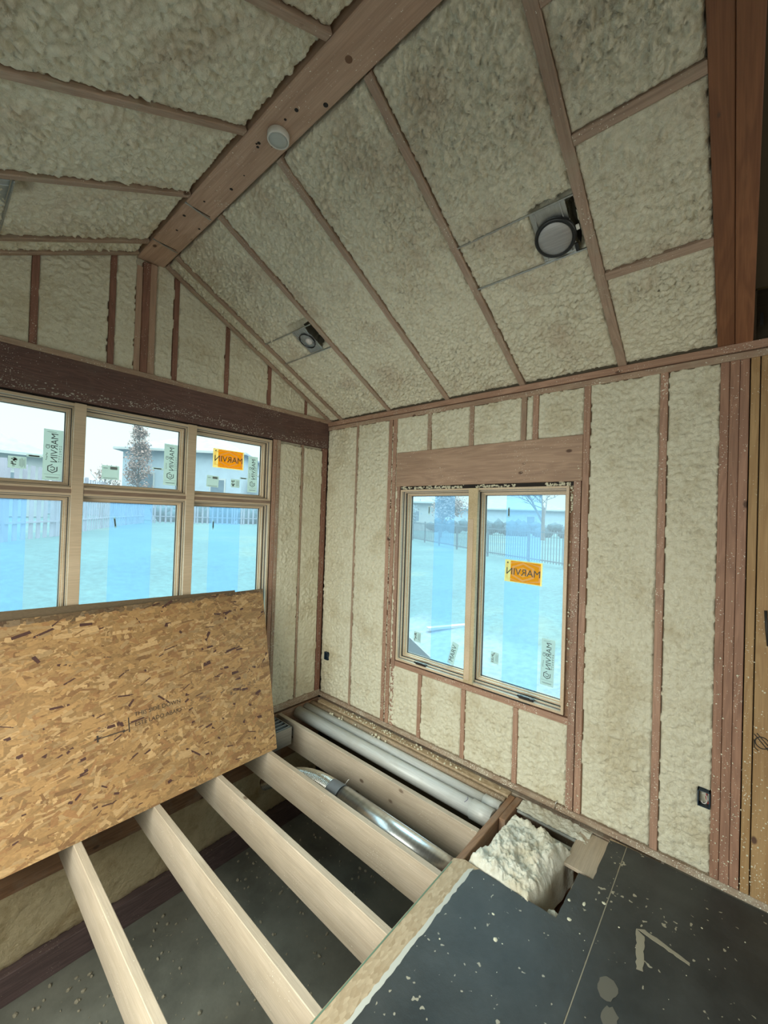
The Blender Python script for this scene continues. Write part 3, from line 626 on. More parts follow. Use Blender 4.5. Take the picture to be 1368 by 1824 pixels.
def unit(tf, a0, a1, b0, b1, parent, gl, film=None):
    """one window unit: stepped frame, sash, gasket, glass"""
    fr = wring(tf, 'frame', M_PINE, (a0, a1, b0, b1), (a0+.016, a1-.016, b0+.016, b1-.016), -.004, .120, parent)
    wring(tf, 'frame_stop', M_PINE, (a0+.012, a1-.012, b0+.012, b1-.012), (a0+.026, a1-.026, b0+.026, b1-.026), .030, .118, parent)
    wring(tf, 'dark_groove_ring', M_GASKET, (a0+.0245, a1-.0245, b0+.0245, b1-.0245), (a0+.029, a1-.029, b0+.029, b1-.029), .046, .06, parent)  # dark ring colouring the groove between stop and sash
    wring(tf, 'dark_groove_ring', M_TAPE, (a0+.014, a1-.014, b0+.014, b1-.014), (a0+.0185, a1-.0185, b0+.0185, b1-.0185), .020, .032, parent)  # dark ring colouring the outer groove of the frame
    s = wring(tf, 'sash', M_PINE, (a0+.024, a1-.024, b0+.024, b1-.024), (a0+.040, a1-.040, b0+.040, b1-.040), .058, .112, parent)
    wring(tf, 'glazing_bead', M_PINE, (a0+.038, a1-.038, b0+.038, b1-.038), (a0+.048, a1-.048, b0+.048, b1-.048), .082, .112, parent)
    wring(tf, 'gasket', M_GASKET, (a0+.046, a1-.046, b0+.046, b1-.046), (a0+.050, a1-.050, b0+.050, b1-.050), .098, .112, parent)
    wring(tf, 'spacer', M_ALU, (a0+.049, a1-.049, b0+.049, b1-.049), (a0+.053, a1-.053, b0+.053, b1-.053), .108, .112, parent)
    g = wbox(tf, 'pane', gl, a0+.045, a1-.045, b0+.045, b1-.045, .109, .111, parent, 0)
    if film:
        wbox(tf, 'protective_film', M_FILM, film[0], film[1], b0+.05, b1-.05, .1065, .1070, parent, 0)
    return g
tfG = lambda a, b, d: Vector((a, d, b))
tfC = lambda a, b, d: Vector((d, -a, b))
w1 = struct(empty('window_1', (-1.716, 0, .52)))
AX = [(-2.785, -2.082), (-2.072, -1.372), (-1.362, -.655)]
films = [(-2.60, -2.302), (-1.862, -1.59), (-1.156, -.881)]
for (a0, a1), f in zip(AX, films):
    unit(tfG, a0, a1, 1.902, 2.452, w1, M_GLASS); unit(tfG, a0, a1, .52, 1.882, w1, M_GLASSB, f)
wbox(tfG, 'mullion', M_PINE, -2.106, -2.043, .52, 2.455, -.010, .01, w1); wbox(tfG, 'mullion', M_PINE, -1.398, -1.334, .52, 2.455, -.010, .01, w1)
wbox(tfG, 'transom_rail', wood('transom_wood', (.30, .21, .15), (.24, .16, .11), knots=0), -2.79, -.652, 1.880, 1.905, -.006, .05, w1)
w2 = struct(empty('window_2', (0, -1.676, .572)))
unit(tfC, .985, 1.686, .572, 2.032, w2, M_GLASSB, (1.27, 1.462)); unit(tfC, 1.690, 2.368, .572, 2.032, w2, M_GLASSB, (1.90, 2.157))
wbox(tfC, 'mullion', wood('mullion_pine', (.58, .47, .29), (.52, .41, .24), knots=.4), 1.650, 1.727, .575, 2.032, -.012, .01, w2)
wbox(tfC, 'mullion_strip', M_PINE, 1.657, 1.700, .60, 1.80, -.016, -.011, w2)
for a in (1.255, 2.130):
    c = wbox(tfC, 'crank_base', M_BLACK, a-.052, a+.052, .594, .610, -.016, .012, w2, .004)
    wbox(tfC, 'crank_handle', M_BLACK, a-.058, a+.030, .606, .618, -.030, -.014, w2, .004)
    wbox(tfC, 'crank_arm', M_GREY, a-.02, a+.045, .612, .620, -.024, -.010, w2, .003)
# shims and dark strips giving the gaps round the casement frame their darkness
wbox(tfC, 'dark_gap_strip', M_BLACK, 1.30, 1.56, .561, .571, -.004, .02, w2, .002); wbox(tfC, 'dark_gap_strip', M_BLACK, 1.80, 2.15, .561, .571, -.004, .02, w2, .002)
wbox(tfC, 'dark_gap_strip', M_HOLE, .97, 2.39, 2.034, 2.060, .012, .05, w2, 0); wbox(tfC, 'dark_gap_strip', M_RIM, 2.369, 2.394, .562, 2.06, .02, .05, w2, 0); wbox(tfC, 'dark_gap_strip', M_HOLE, .971, .984, .562, 2.06, .02, .05, w2, 0)
wbox(tfG, 'dark_gap_strip', M_HOLE, -.655, -.640, .52, 2.46, .012, .05, w1, 0); wbox(tfG, 'dark_gap_strip', M_HOLE, -2.79, -.655, 2.452, 2.467, .012, .05, w1, 0)  # dark strips giving the gaps round the large window their darkness
# foam squeezed into the gaps
bm = bmesh.new(); R = random.Random(5)
for k in range(420):
    yy = R.uniform(.98, 2.37)
    if 1.58 < yy < 1.70 or 2.0 < yy < 2.22: continue
    blob(bm, (R.uniform(.004, .022), -yy, 2.045+R.uniform(-.008, .007)), R.uniform(.005, .010), R)
for k in range(55): blob(bm, (R.uniform(.005, .03), -2.381+R.uniform(-.008, .006), R.choice((R.uniform(1.85, 2.03), R.uniform(1.85, 2.03), R.uniform(.6, 1.7)))), R.uniform(.005, .010), R)
for k in range(260): blob(bm, (R.uniform(.0, .006), -.8725+R.uniform(-.003, .003), R.uniform(0, 2.6)), R.uniform(.003, .007), R)
stuff(link('gap_foam', bm_mesh(bm, smooth=True), M_CRUMB), 'beads of spray foam squeezed round the casement window frame and studs', 'spray foam')

# ---------------------------------------------------------------- stickers on the glass
def text_mesh(s, size, bold=0, mirror=False, rot=0, width=None):
    cu = bpy.data.curves.new('t', 'FONT'); cu.body = s; cu.size = size; cu.align_x = 'CENTER'; cu.align_y = 'CENTER'; cu.offset = bold; cu.resolution_u = 3
    o = bpy.data.objects.new('t', cu); COL.objects.link(o); dg = bpy.context.evaluated_depsgraph_get(); dg.update()
    me = bpy.data.meshes.new_from_object(o.evaluated_get(dg)); bpy.data.objects.remove(o); bpy.data.curves.remove(cu)
    w = max(v.co.x for v in me.vertices)-min(v.co.x for v in me.vertices)
    k = (width/w) if width else 1
    c, sn = math.cos(rot), math.sin(rot)
    out = []
    for v in me.vertices:
        x, y = v.co.x*k, v.co.y*(1 if width is None else max(k, .001))
        if mirror: x = -x
        out.append((x*c-y*sn, x*sn+y*c))
    fs = [tuple(p.vertices) for p in me.polygons]; bpy.data.meshes.remove(me); return out, fs
def flat(tf, name, mat, pts, faces, ca, cb, d, parent, ang=0):
    c, s = math.cos(ang), math.sin(ang)
    vs = [tf(ca+x*c-y*s, cb+x*s+y*c, d) for x, y in pts]
    return put(link(name, mesh_from(vs, faces), mat), parent)
def rect(w, h): return [(-w/2, -h/2), (w/2, -h/2), (w/2, h/2), (-w/2, h/2)], [(0, 1, 2, 3)]
def hexring(r0, r1, sx=1, sy=1, gap=None):
    p = []; f = []
    for k in range(6):
        a = PI/3*k+PI/6; p += [(r0*math.cos(a)*sx, r0*math.sin(a)*sy), (r1*math.cos(a)*sx, r1*math.sin(a)*sy)]
    for k in range(6):
        if gap is not None and k == gap: continue
        j = (k+1) % 6; f.append((2*k, 2*k+1, 2*j+1, 2*j))
    return p, f
DG = .1045
def sticker_base(tf, ca, cb, w, h, mat, label, group, ang=0, name='window_sticker'):
    b = thing(empty(name, tf(ca, cb-h/2, DG)), label, 'sticker', group)
    bm = bmesh.new(); boxes(bm, [(-w/2, w/2, -h/2, h/2, 0, .0006)]); c, s = math.cos(ang), math.sin(ang)
    for v in bm.verts: x, y, z = v.co; v.co = tf(ca+x*c-y*s, cb+x*s+y*c, DG+z)
    bmesh.ops.recalc_face_normals(bm, faces=bm.faces); put(link('paper', bm_mesh(bm), mat), b); return b
def orange(tf, ca, cb, w, h, label, ang=0):
    b = sticker_base(tf, ca, cb, w, h, M_STY, label, 'orange window stickers', ang)
    def clip(pts, fs): return [(max(-w*.46, min(w*.46, x)), max(-h*.46, min(h*.46, y))) for x, y in pts], fs
    p, f = rect(w*.80, h*.92); p = [(x+w*.06, y) for x, y in p]
    flat(tf, 'orange_field', M_STO, p, f, ca, cb, DG-.0004, b, ang)
    for i, (r0_, r1_) in enumerate(((.15, .22), (.34, .43), (.60, .71))):
        p, f = clip(*hexring(h*r0_, h*r1_, 1.35, 1.0))
        flat(tf, 'hexagon_ring', M_STY, p, f, ca, cb, DG-.0008, b, ang+.0)
    p, f = text_mesh('MARVIN', .05, 0, True, 0, w*.90)
    flat(tf, 'lettering', M_STINK, p, f, ca, cb-.004, DG-.0012, b, ang)
    p, f = rect(.010, .010); flat(tf, 'small_mark', M_STINK, p, f, ca-w*.42, cb+h*.38, DG-.0012, b, ang)
orange(tfG, -1.006, 2.241, .278, .160, 'orange sticker with mirrored MARVIN lettering in the upper right pane of the large window')
orange(tfC, 2.038, 1.432, .272, .160, 'orange and yellow sticker with mirrored MARVIN lettering on the right casement pane', -.02)
def white_tall(tf, ca, cb, w, h, label, ang=0):
    b = sticker_base(tf, ca, cb, w, h, M_STW, label, 'tall white window stickers', ang)
    p, f = text_mesh('MARVIN', .05, 0, True, PI/2, None)
    L = max(y for x, y in p)-min(y for x, y in p); k = h*.56/L; p = [(x*k+w*.08, y*k+h*.14) for x, y in p]; flat(tf, 'lettering', M_STINK, p, f, ca, cb, DG-.0006, b, ang)
    p, f = text_mesh('ID', .030, 0, True, PI/2, None); p = [(x-w*.26, y+h*.16) for x, y in p]; flat(tf, 'lettering', M_STINK, p, f, ca, cb, DG-.0006, b, ang)
    for r0_, r1_, g in ((.24, .30, 0), (.10, .15, 2)):
        p, f = hexring(w*r0_, w*r1_, gap=g); p = [(x, y-h*.27) for x, y in p]; flat(tf, 'hexagon_mark', M_STINK, p, f, ca, cb, DG-.0006, b, ang)
    bmr = []; R = random.Random(int(abs(ca)*1000))
    P = []; F = []
    def addr(x, y, ww, hh):
        i = len(P); P.extend([(x-ww/2, y-hh/2), (x+ww/2, y-hh/2), (x+ww/2, y+hh/2), (x-ww/2, y+hh/2)]); F.append((i, i+1, i+2, i+3))
    for k in range(7): addr(w*.34+R.uniform(-.003, .003), h*(.05*k-.12), .004, h*.03*R.uniform(.5, 1.3)); addr(w*.42, h*(.05*k-.12), .003, h*.03*R.uniform(.5, 1))
    for k in range(5): addr(-w*.32+R.uniform(-.002, .002), h*(.03*k-.10), .005, h*.018)
    addr(0, -h*.385, w*.84, .0015); addr(0, -h*.44, w*.7, .003); addr(w*.02, -h*.455, w*.6, .002); addr(-w*.1, h*.45, w*.5, .002)
    flat(tf, 'small_print', M_STMID, P, F, ca, cb, DG-.0006, b, ang)['kind'] = 'stuff'
white_tall(tfG, -2.186, 2.12, .098, .322, 'tall white sticker with mirrored MARVIN in the upper left pane of the large window')
white_tall(tfG, -1.475, 2.141, .098, .314, 'tall white sticker with mirrored MARVIN in the upper middle pane of the large window')
white_tall(tfG, -.776, 2.136, .094, .320, 'tall white sticker with mirrored MARVIN beside the orange one, upper right pane')
white_tall(tfC, 2.226, .842, .090, .316, 'tall white sticker with mirrored MARVIN low on the right casement pane', -.02)
def label_sq(tf, ca, cb, w, h, kind, label, ang=0, group='small label stickers'):
    b = sticker_base(tf, ca, cb, w, h, M_STW, label, group, ang); P = []; F = []
    R = random.Random(int(abs(ca*cb)*997))
    def addr(x, y, ww, hh):
        i = len(P); P.extend([(x-ww/2, y-hh/2), (x+ww/2, y-hh/2), (x+ww/2, y+hh/2), (x-ww/2, y+hh/2)]); F.append((i, i+1, i+2, i+3))
    if kind == 'form':
        addr(w*.18, h*.33, w*.42, h*.2); addr(-w*.30, h*.3, w*.25, h*.04)
        for k in range(3): addr(0, -h*(.38+.03*k), w*.8, h*.012)
    else:
        for k in range(14): addr(R.uniform(-.38, -.05)*w, R.uniform(-.38, .38)*h, R.uniform(.05, .16)*w, R.uniform(.05, .16)*h)
        for k in range(6): addr(w*.12+k*w*.06, 0, w*.02, h*R.uniform(.5, .85))
    flat(tf, 'printing', M_STMID, P, F, ca, cb, DG-.0006, b, ang)['kind'] = 'stuff'
label_sq(tfG, -2.354, 2.053, .084, .072, 'print', 'small printed label in the upper left pane of the large window')
label_sq(tfG, -1.868, 2.040, .104, .096, 'form', 'square form label in the upper middle pane of the large window')
label_sq(tfG, -1.140, 2.043, .102, .094, 'form', 'square form label below the orange sticker of the large window', -.03)
label_sq(tfG, -.940, 2.042, .082, .072, 'print', 'small printed label in the upper right pane, left of the tall white sticker')
label_sq(tfC, 1.131, .776, .074, .088, 'print', 'small printed label in the bottom corner of the left casement pane', -.03)
label_sq(tfC, 1.842, .777, .064, .086, 'print', 'small printed label low on the right casement pane, left side', -.03)
for tf, ca, cb, w, h, a, s in ((tfG, -2.277, 2.101, .072, .014, 0, 'strip label joining the two stickers in the upper left pane'), (tfG, -1.566, 2.101, .074, .014, 0, 'strip label left of the tall sticker in the upper middle pane'),
                          (tfG, -.864, 2.092, .070, .013, 0, 'strip label left of the tall sticker in the upper right pane'), (tfG, -1.829, 1.693, .013, .074, .13, 'tilted upright strip label on the lower middle pane of the large window'),
                          (tfG, -1.122, 1.682, .013, .074, 0, 'upright strip label on the lower right pane of the large window'), (tfC, 1.213, 1.863, .013, .074, 0, 'upright strip label at the top of the left casement pane'),
                          (tfC, 1.920, 1.858, .015, .072, 0, 'upright strip label at the top of the right casement pane')):
    b = sticker_base(tf, ca, cb, w, h, M_STW, s, 'strip labels', a, 'strip_label'); p, f = rect(w*.72 if w > h else w*.6, h*.6 if w > h else h*.72); flat(tf, 'dark_bar', M_STINK, p, f, ca, cb, DG-.0006, b, a)
b = sticker_base(tfC, 1.487, .722, .060, .182, M_STW, 'tilted curling sticker reading MARV low on the left casement pane', 'tall white window stickers', -.26)
p, f = text_mesh('MARV', .045, 0, False, PI/2, None); L = max(y for x, y in p)-min(y for x, y in p); p = [(x*.135/L, y*.135/L) for x, y in p]; flat(tfC, 'lettering', M_STINK, p, f, 1.487, .722, DG-.0006, b, -.26)

# ================================================================ FLOOR JOISTS, HEADER, PLATFORM
ZJ = -.0565
lb = ['nearest the white pipes', 'second from the white pipes, beyond the round metal duct', 'third from the white pipes, in the middle of the pit', 'fourth from the white pipes', 'leftmost floor joist, running out at the bottom left corner']
for i in range(5):
    xr = -.463-.406*i
    thing(abox('floor_joist', M_JOIST, xr-.038, xr, -2.052, -.01, ZJ-.235, ZJ, .003), 'pale floor joist '+lb[i], 'floor joist', 'floor joists over the open pit')
thing(abox('floor_joist', M_JOIST, -.463-.406*5-.038, -.463-.406*5, -2.052, -.01, ZJ-.235, ZJ, .003), 'floor joist under the leaning panel at the left wall', 'floor joist', 'floor joists over the open pit')
thing(abox('joist_header', M_RIM, -3.38, -.045, -2.092, -2.0535, ZJ-.235, ZJ+.001, .003), 'brown header board across the near ends of the joists', 'joist header')
thing(abox('joist_header', M_RIM, -.30, -.035, -2.135, -2.094, ZJ-.235, ZJ+.003, .003), 'short second header ply at the end of the white pipes', 'joist header')
thing(abox('joist_header', M_RIM, -3.38, -.74, -2.133, -2.094, ZJ-.235, ZJ, .003), 'second header ply hidden under the platform edge', 'joist header')
thing(abox('rim_joist', M_RIM, -3.38, -.0, -.008, .05, -.50, ZJ-.001), 'rusty brown rim board on the crawl space wall under the panel', 'rim board')
thing(abox('mud_sill', M_PURP, -3.38, -.02, -.030, .055, -1.12, -.945), 'dark purplish sill board along the foot of the crawl space wall', 'sill board')
thing(abox('ledger_plank', M_OSBF, -.070, -.008, -2.05, -.06, ZJ-.03, ZJ+.003), 'rough debris covered ledger strip along the foot of the window wall', 'ledger strip')
thing(abox('side_joist', M_DPLATE, -.012, .12, -2.9, -.0, ZJ-.24, ZJ-.002), 'side board under the bottom plate of the window wall', 'rim board')
tube_x = -.105
# subfloor and black membrane
sf = thing(poly('subfloor', M_OSBF, [(-3.5, -2.058), (-.772, -2.058), (-.740, -2.11), (-.742, -2.583), (-.404, -2.587), (-.400, -2.657), (-.02, -2.655), (-.02, -3.52), (-3.5, -3.52)], ZJ, -.038), 'pale strand board subfloor whose cut edge shows along the open pit', 'subfloor')
boxmesh('green_painted_edge', M_GREENL, [(-3.9, -.80, -2.066, -2.060, -.0382, -.0372)], parent=sf)
def ragged(pts, amp, step=.03, seed=1):
    R = random.Random(seed); out = []
    for i, (a, b) in enumerate(zip(pts, pts[1:]+pts[:1])):
        L = math.hypot(b[0]-a[0], b[1]-a[1]); n = max(1, int(L/step))
        for k in range(n):
            t = k/n; j = 0 if k == 0 else amp; out.append((a[0]+(b[0]-a[0])*t+R.uniform(-j, j), a[1]+(b[1]-a[1])*t+R.uniform(-j, j)))
    return out
mem = [(-3.5, -2.168), (-.780, -2.168), (-.745, -2.195), (-.735, -2.583), (-.402, -2.588), (-.398, -2.655), (-.042, -2.655), (-.030, -2.738), (-3.5, -2.738)]
fl = struct(poly('floor', M_MEMB, ragged(mem, .0022), -.0378, -.0352))
struct(poly('floor_far_strip', M_MEMB, [(-3.5, -2.7425), (-.028, -2.7425), (-.010, -3.55), (-3.5, -3.55)], -.0378, -.0350))
thing(poly('torn_backing_strip', M_WPAPER, ragged([(-3.88, -2.152), (-.785, -2.152), (-.76, -2.172), (-3.88, -2.173)], .0035, .02, 4), -.0378, -.0345), 'torn white backing strip along the black membrane edge', 'membrane edge')
thing(boxmesh('seam_line', M_RESID, [(-3.8, -.035, -2.742, -2.7385, -.037, -.0345)]), 'pale dusty seam between the two black floor sheets', 'floor seam')
# dried adhesive marks
R = random.Random(3)
ad = thing(empty('adhesive_mark', (-.62, -2.93, -.035)), 'dried adhesive in an angle shape on the black floor sheet', 'adhesive residue')
put(poly('adhesive_stroke', M_RESID, ragged([(-.535, -2.870), (-.553, -2.905), (-.722, -2.925), (-.730, -2.902)], .003, .015, 2), -.0352, -.0335), ad)
put(poly('adhesive_stroke', M_RESID, ragged([(-.535, -2.872), (-.515, -2.90), (-.548, -3.066), (-.562, -3.066)], .003, .015, 3), -.0352, -.0332), ad)
for (x, y, r, s, c) in [(-.89, -2.83, .035, 'round patch of dried adhesive below the seam at the bottom right', 'adhesive residue'), (-.99, -2.86, .028, 'smaller dried adhesive patch beside the round one', 'adhesive residue')]:
    pts = [(x+math.cos(a*PI/9)*r*1.5*R.uniform(.8, 1.1), y+math.sin(a*PI/9)*r*R.uniform(.8, 1.1)) for a in range(18)]; thing(poly('adhesive_patch', simple('faint_adhesive', (.13, .12, .095), .7), pts, -.0352, -.034), s, c)
bm = bmesh.new(); R = random.Random(9)
for k in range(45):
    x = R.uniform(-1.8, -.06); y = R.uniform(-3.3, -2.22)
    if x > -.75 and y > -2.68: continue
    blob(bm, (x, y, -.034), R.choice((.0018, .0022, .003, .004)), R)
for (x, y, r) in [(-.70, -2.63, .016), (-.60, -2.60, .013), (-1.02, -2.42, .013),  (-.50, -2.73, .012), (-.92, -2.36, .006), (-.57, -2.66, .014)]: blob(bm, (x, y, -.036), r, R)
for v in bm.verts: v.co.z = -.0350+(v.co.z+.0350)*.35 if v.co.z < 0 else v.co.z
stuff(link('floor_chips', bm_mesh(bm), M_CRUMB), 'foam chips and splinters scattered on the black floor sheets', 'debris')
bm = bmesh.new(); R = random.Random(12)
for k in range(110):
    x = R.uniform(-.07, -.012); y = -R.triangular(.15, 2.05, .8); blob(bm, (x, y, -.051), R.choice((.003, .004, .006, .009)), R)
for k in range(22): blob(bm, (-.165+R.uniform(-.02, .05), -R.uniform(.3, 1.1), -.062+R.uniform(0, .006)), R.choice((.005, .008, .012)), R)
stuff(link('foam_crumbs', bm_mesh(bm), M_CRUMB), 'pale foam crumbs lying along the ledger and pipes at the foot of the wall', 'debris')
bm = bmesh.new(); R = random.Random(15)
for k in range(420):
    x = R.uniform(-3.0, -.1); y = -R.triangular(.05, 1.9, .15); blob(bm, (x, y, -1.118), R.choice((.004, .006, .009, .013)), R)
stuff(link('pit_debris', bm_mesh(bm), M_RESID), 'small crumbs scattered on the dark slab at the bottom of the pit', 'debris')

# pipes and duct
def pipe(name, x, z, r, y0, y1, label, mat=M_PIPE, cat='pipe', sleeve=None):
    t = thing(empty(name, (x, y1, z)), label, cat, 'white pipes along the wall' if mat is M_PIPE else None)
    o = tube('pipe_body', mat, [(0, 0, 0), (y1-y0, 0, 0)], r, 28); o.parent = t; o.rotation_euler = (0, 0, -PI/2); o.location = (0, 0, 0)
    for a, b in (sleeve or []):
        s = tube('coupling', mat, [(0, 0, 0), (b-a, 0, 0)], r+.006, 28); s.parent = t; s.rotation_euler = (0, 0, -PI/2); s.location = (0, b-y1, 0)
    return t
p1 = pipe('drain_pipe', -.283, -.103, .053, -2.047, -.035, 'thicker white plastic pipe beside the first joist', sleeve=[(-2.047, -1.90)])
p2 = pipe('drain_pipe', -.172, -.100, .043, -2.047, -.015, 'thinner white plastic pipe nearer the window wall', sleeve=[(-2.047, -1.93)])
for yy, aa in ((-1.915, .2), (-1.86, .7)):
    pts = [(-.283-.0545*math.sin(aa+t*.9-.9), yy-.012*math.sin(t*3), -.103+.0545*math.cos(aa+t*.9-.9)) for t in np.linspace(0, 1, 8)]
    tube('pen_mark', simple('purple_ink', (.07, .05, .16), .6), pts, .0014, 6, parent=p1)
thing(tube('wall_pipe', wood('tan_pipe', (.44, .33, .22), (.37, .27, .175), knots=0, dirt=.5, specks=1.0), [(-.100, -2.045, -.083), (-.100, -.02, -.083)], .026, 20), 'tan dusty rail running beside the white pipes at the wall', 'pipe')
dt = thing(empty('metal_duct', (-.765, -1.15, -.145)), 'shiny round galvanised duct lying between two joists', 'duct')
def rel(o, par): return put(o, par)
o = tube('duct_body', M_GALV, [(-.770, -2.05, -.145), (-.762, -1.16, -.145)], .073, 40); rel(o, dt)
rel(tube('duct_seam', M_GALV, [(-.770+.062, -2.05, -.145+.042), (-.762+.062, -1.16, -.145+.042)], .0035, 8), dt)
rel(tube('tape_band', M_TAPE, [(-.762, -1.165, -.145), (-.762, -1.12, -.145), (-.765, -1.06, -.146)], .076, 40, cap=False), dt)
fp = []; n = 150
P0, P1, P2, P3 = [Vector(p) for p in ((-.765, -1.065, -.146), (-.76, -.85, -.14), (-.76, -.62, -.20), (-.80, -.30, -.42))]
for i in range(n+1):
    t = i/n; fp.append(P0*(1-t)**3+P1*3*t*(1-t)**2+P2*3*t*t*(1-t)+P3*t**3)
rel(tube('flexible_duct', M_FLEX, fp, .07, 32, rfun=lambda i: .073*(1-.0022*i)+.004*math.sin(i*2.1)), dt)
rel(tube('tape_tail', M_WHITE, [(-.70, -1.13, -.10), (-.685, -1.14, -.075), (-.69, -1.155, -.06)], .0018, 6), dt)
# sheet-metal register boot under the panel corner
rg = thing(empty('register_boot', (-.60, -.17, -.15)), 'grey sheet metal floor register box under the corner of the leaning panel', 'vent box')
boxmesh('boot_box', M_PLATEM, [(-.78, -.545, -.29, -.285, -.20, -.058), (-.78, -.545, -.045, -.04, -.20, -.058), (-.55, -.545, -.285, -.045, -.20, -.058), (-.78, -.775, -.285, -.045, -.20, -.058), (-.78, -.545, -.29, -.04, -.205, -.20)], parent=rg)
for k in range(5): boxmesh('louvre', M_GREY, [(-.775, -.55, -.27+.05*k, -.255+.05*k, -.085, -.062)], parent=rg)

# batt of insulation in the cut-out
def batt(name, x0, x1, y0, y1, z0, z1, seed, label, amp=.03, rot=0):
    step = .0045; nx = int((x1-x0)/step); ny = int((y1-y0)/step)
    u, v = np.meshgrid(np.linspace(0, 1, nx), np.linspace(0, 1, ny), indexing='ij'); X = x0+u*(x1-x0); Y = y0+v*(y1-y0)
    ed = np.minimum(np.minimum(u, 1-u)*(x1-x0), np.minimum(v, 1-v)*(y1-y0))/.07; ed = np.clip(ed, 0, 1); prof = np.sqrt(1-(1-ed)**2)
    h = z0+(z1-z0)*prof*(.92+.25*pn(X*6, Y*6, seed))+amp*(1.1*pn(X*13, Y*13, seed+1)+.55*pn(X*27, Y*27, seed+2)+.40*pn(X*52, Y*52, seed+9)+.25*pn(X*100, Y*100, seed+10))*(.3+.7*prof)
    X = X+.02*pn(X*9, Y*9, seed+3)*(1-ed); Y = Y+.025*pn(X*9+4, Y*9, seed+4)*(1-ed)
    c, s = math.cos(rot), math.sin(rot); mx, my = (x0+x1)/2, (y0+y1)/2; X, Y = mx+(X-mx)*c-(Y-my)*s, my+(X-mx)*s+(Y-my)*c
    P = np.stack([X, Y, h], -1).reshape(-1, 3); idx = np.arange(nx*ny).reshape(nx, ny)
    q = np.stack([idx[:-1, :-1], idx[1:, :-1], idx[1:, 1:], idx[:-1, 1:]], -1).reshape(-1, 4).tolist()
    bot = [(P[i][0], P[i][1], z0-.02) for i in (idx[0, 0], idx[-1, 0], idx[-1, -1], idx[0, -1])]
    # skirt
    loop = list(idx[:, 0])+list(idx[-1, 1:])+list(idx[-2::-1, -1])+list(idx[0, -2:0:-1]); nV = len(P); low = [(P[i][0], P[i][1], z0-.10) for i in loop]
    vs = [tuple(p) for p in P]+low; m_ = len(loop)
    for k in range(m_): q.append((int(loop[k]), nV+k, nV+(k+1) % m_, int(loop[(k+1) % m_])))
    q.append(tuple(nV+k for k in range(m_)))
    return thing(link(name, mesh_from(vs, q, smooth=True), M_BATT), label, 'insulation batt')
batt('insulation_batt', -.755, -.245, -2.50, -2.135, -.13, .015, 61, 'fluffy off-white insulation batt bulging out of the floor cut-out', .034, -.10)
batt('insulation_batt', -.715, -.62, -2.60, -2.50, -.20, -.06, 63, 'small loose tuft of insulation in the near corner of the floor cut-out', .02)
# things in the cut-out by the wall
thing(abox('subfloor_scrap', M_JOIST, -.36, -.03, -2.654, -2.50, -.075, -.057), 'pale stepped subfloor edge left in the far side of the cut-out', 'board scrap')
thing(abox('conduit_strip', M_GREYW, -.135, -.105, -2.64, -2.14, -.085, -.07), 'grey strip farther from the wall, crossing the cut-out', 'strip', 'grey strips crossing the cut-out')
thing(abox('conduit_strip', M_GREYW, -.21, -.185, -2.64, -2.14, -.10, -.085), 'grey strip nearer the batt, crossing the cut-out', 'strip', 'grey strips crossing the cut-out')
o = foam('loose_fill', M_BATT, (-.02, -2.14, -.062), (-1, 0, 0), (0, -1, 0), (0, 0, 1), .125, .42, lambda u, v: u > -1, [], 0, .012, .02, 71, freq=16, step=.006); stuff(o, 'dirty loose insulation between the bottom plate and the cut-out', 'insulation')
thing(boxmesh('pit_side_board', M_RIM, [(-.74, -.02, -2.665, -2.645, -.30, -.06), (-.76, -.742, -2.60, -2.10, -.30, -.06)]), 'dark boards lining the sides of the floor cut-out', 'board')
thing(boxmesh('cut_out_bottom', M_RIM, [(-.742, -.02, -2.645, -2.14, -.30, -.28)]), 'shadowed board at the bottom of the floor cut-out', 'board')
thing(tube('wire_staple', M_COPPER, [(-.012, -2.335, -.03), (-.022, -2.34, -.005), (-.02, -2.345, .02), (-.006, -2.348, .028)], .0022, 8), 'shiny bent wire sticking up at the bottom plate', 'wire')

# ================================================================ OUTLET BOXES
def outlet(y0, y1, z0, z1, label, wires=True):
    t = thing(empty('outlet_box', (0, (y0+y1)/2, z0)), label, 'outlet box', 'outlet boxes on the window wall')
    boxmesh('box_shell', M_BLUEB, [(-.014, .05, y0, y0+.004, z0, z1), (-.014, .05, y1-.004, y1, z0, z1), (-.014, .05, y0, y1, z0, z0+.004), (-.014, .05, y0, y1, z1-.004, z1), (.045, .05, y0, y1, z0, z1)], parent=t)
    if wires:
        ym, zm = (y0+y1)/2, (z0+z1)/2
        tube('white_wire', M_WIREW, [(-.004, ym+.014*math.cos(a), zm+.026*math.sin(a)) for a in np.linspace(1, 5.6, 14)], .0026, 8, parent=t)
        tube('red_wire', M_WIRER, [(.0, ym-.013+.004*math.sin(a*5), zm+.028-.05*a) for a in np.linspace(0, 1, 10)], .0036, 8, parent=t)
        tube('bare_wire', M_COPPER, [(-.002, ym+.01, zm-.03), (-.006, ym-.004, zm-.024), (-.002, ym-.018, zm-.032)], .0018, 8, parent=t)
outlet(-3.101, -3.050, .345, .428, 'blue outlet box with loose wires beside the built-up post')
outlet(-.124, -.072, .345, .420, 'small outlet box low in the room corner', False)

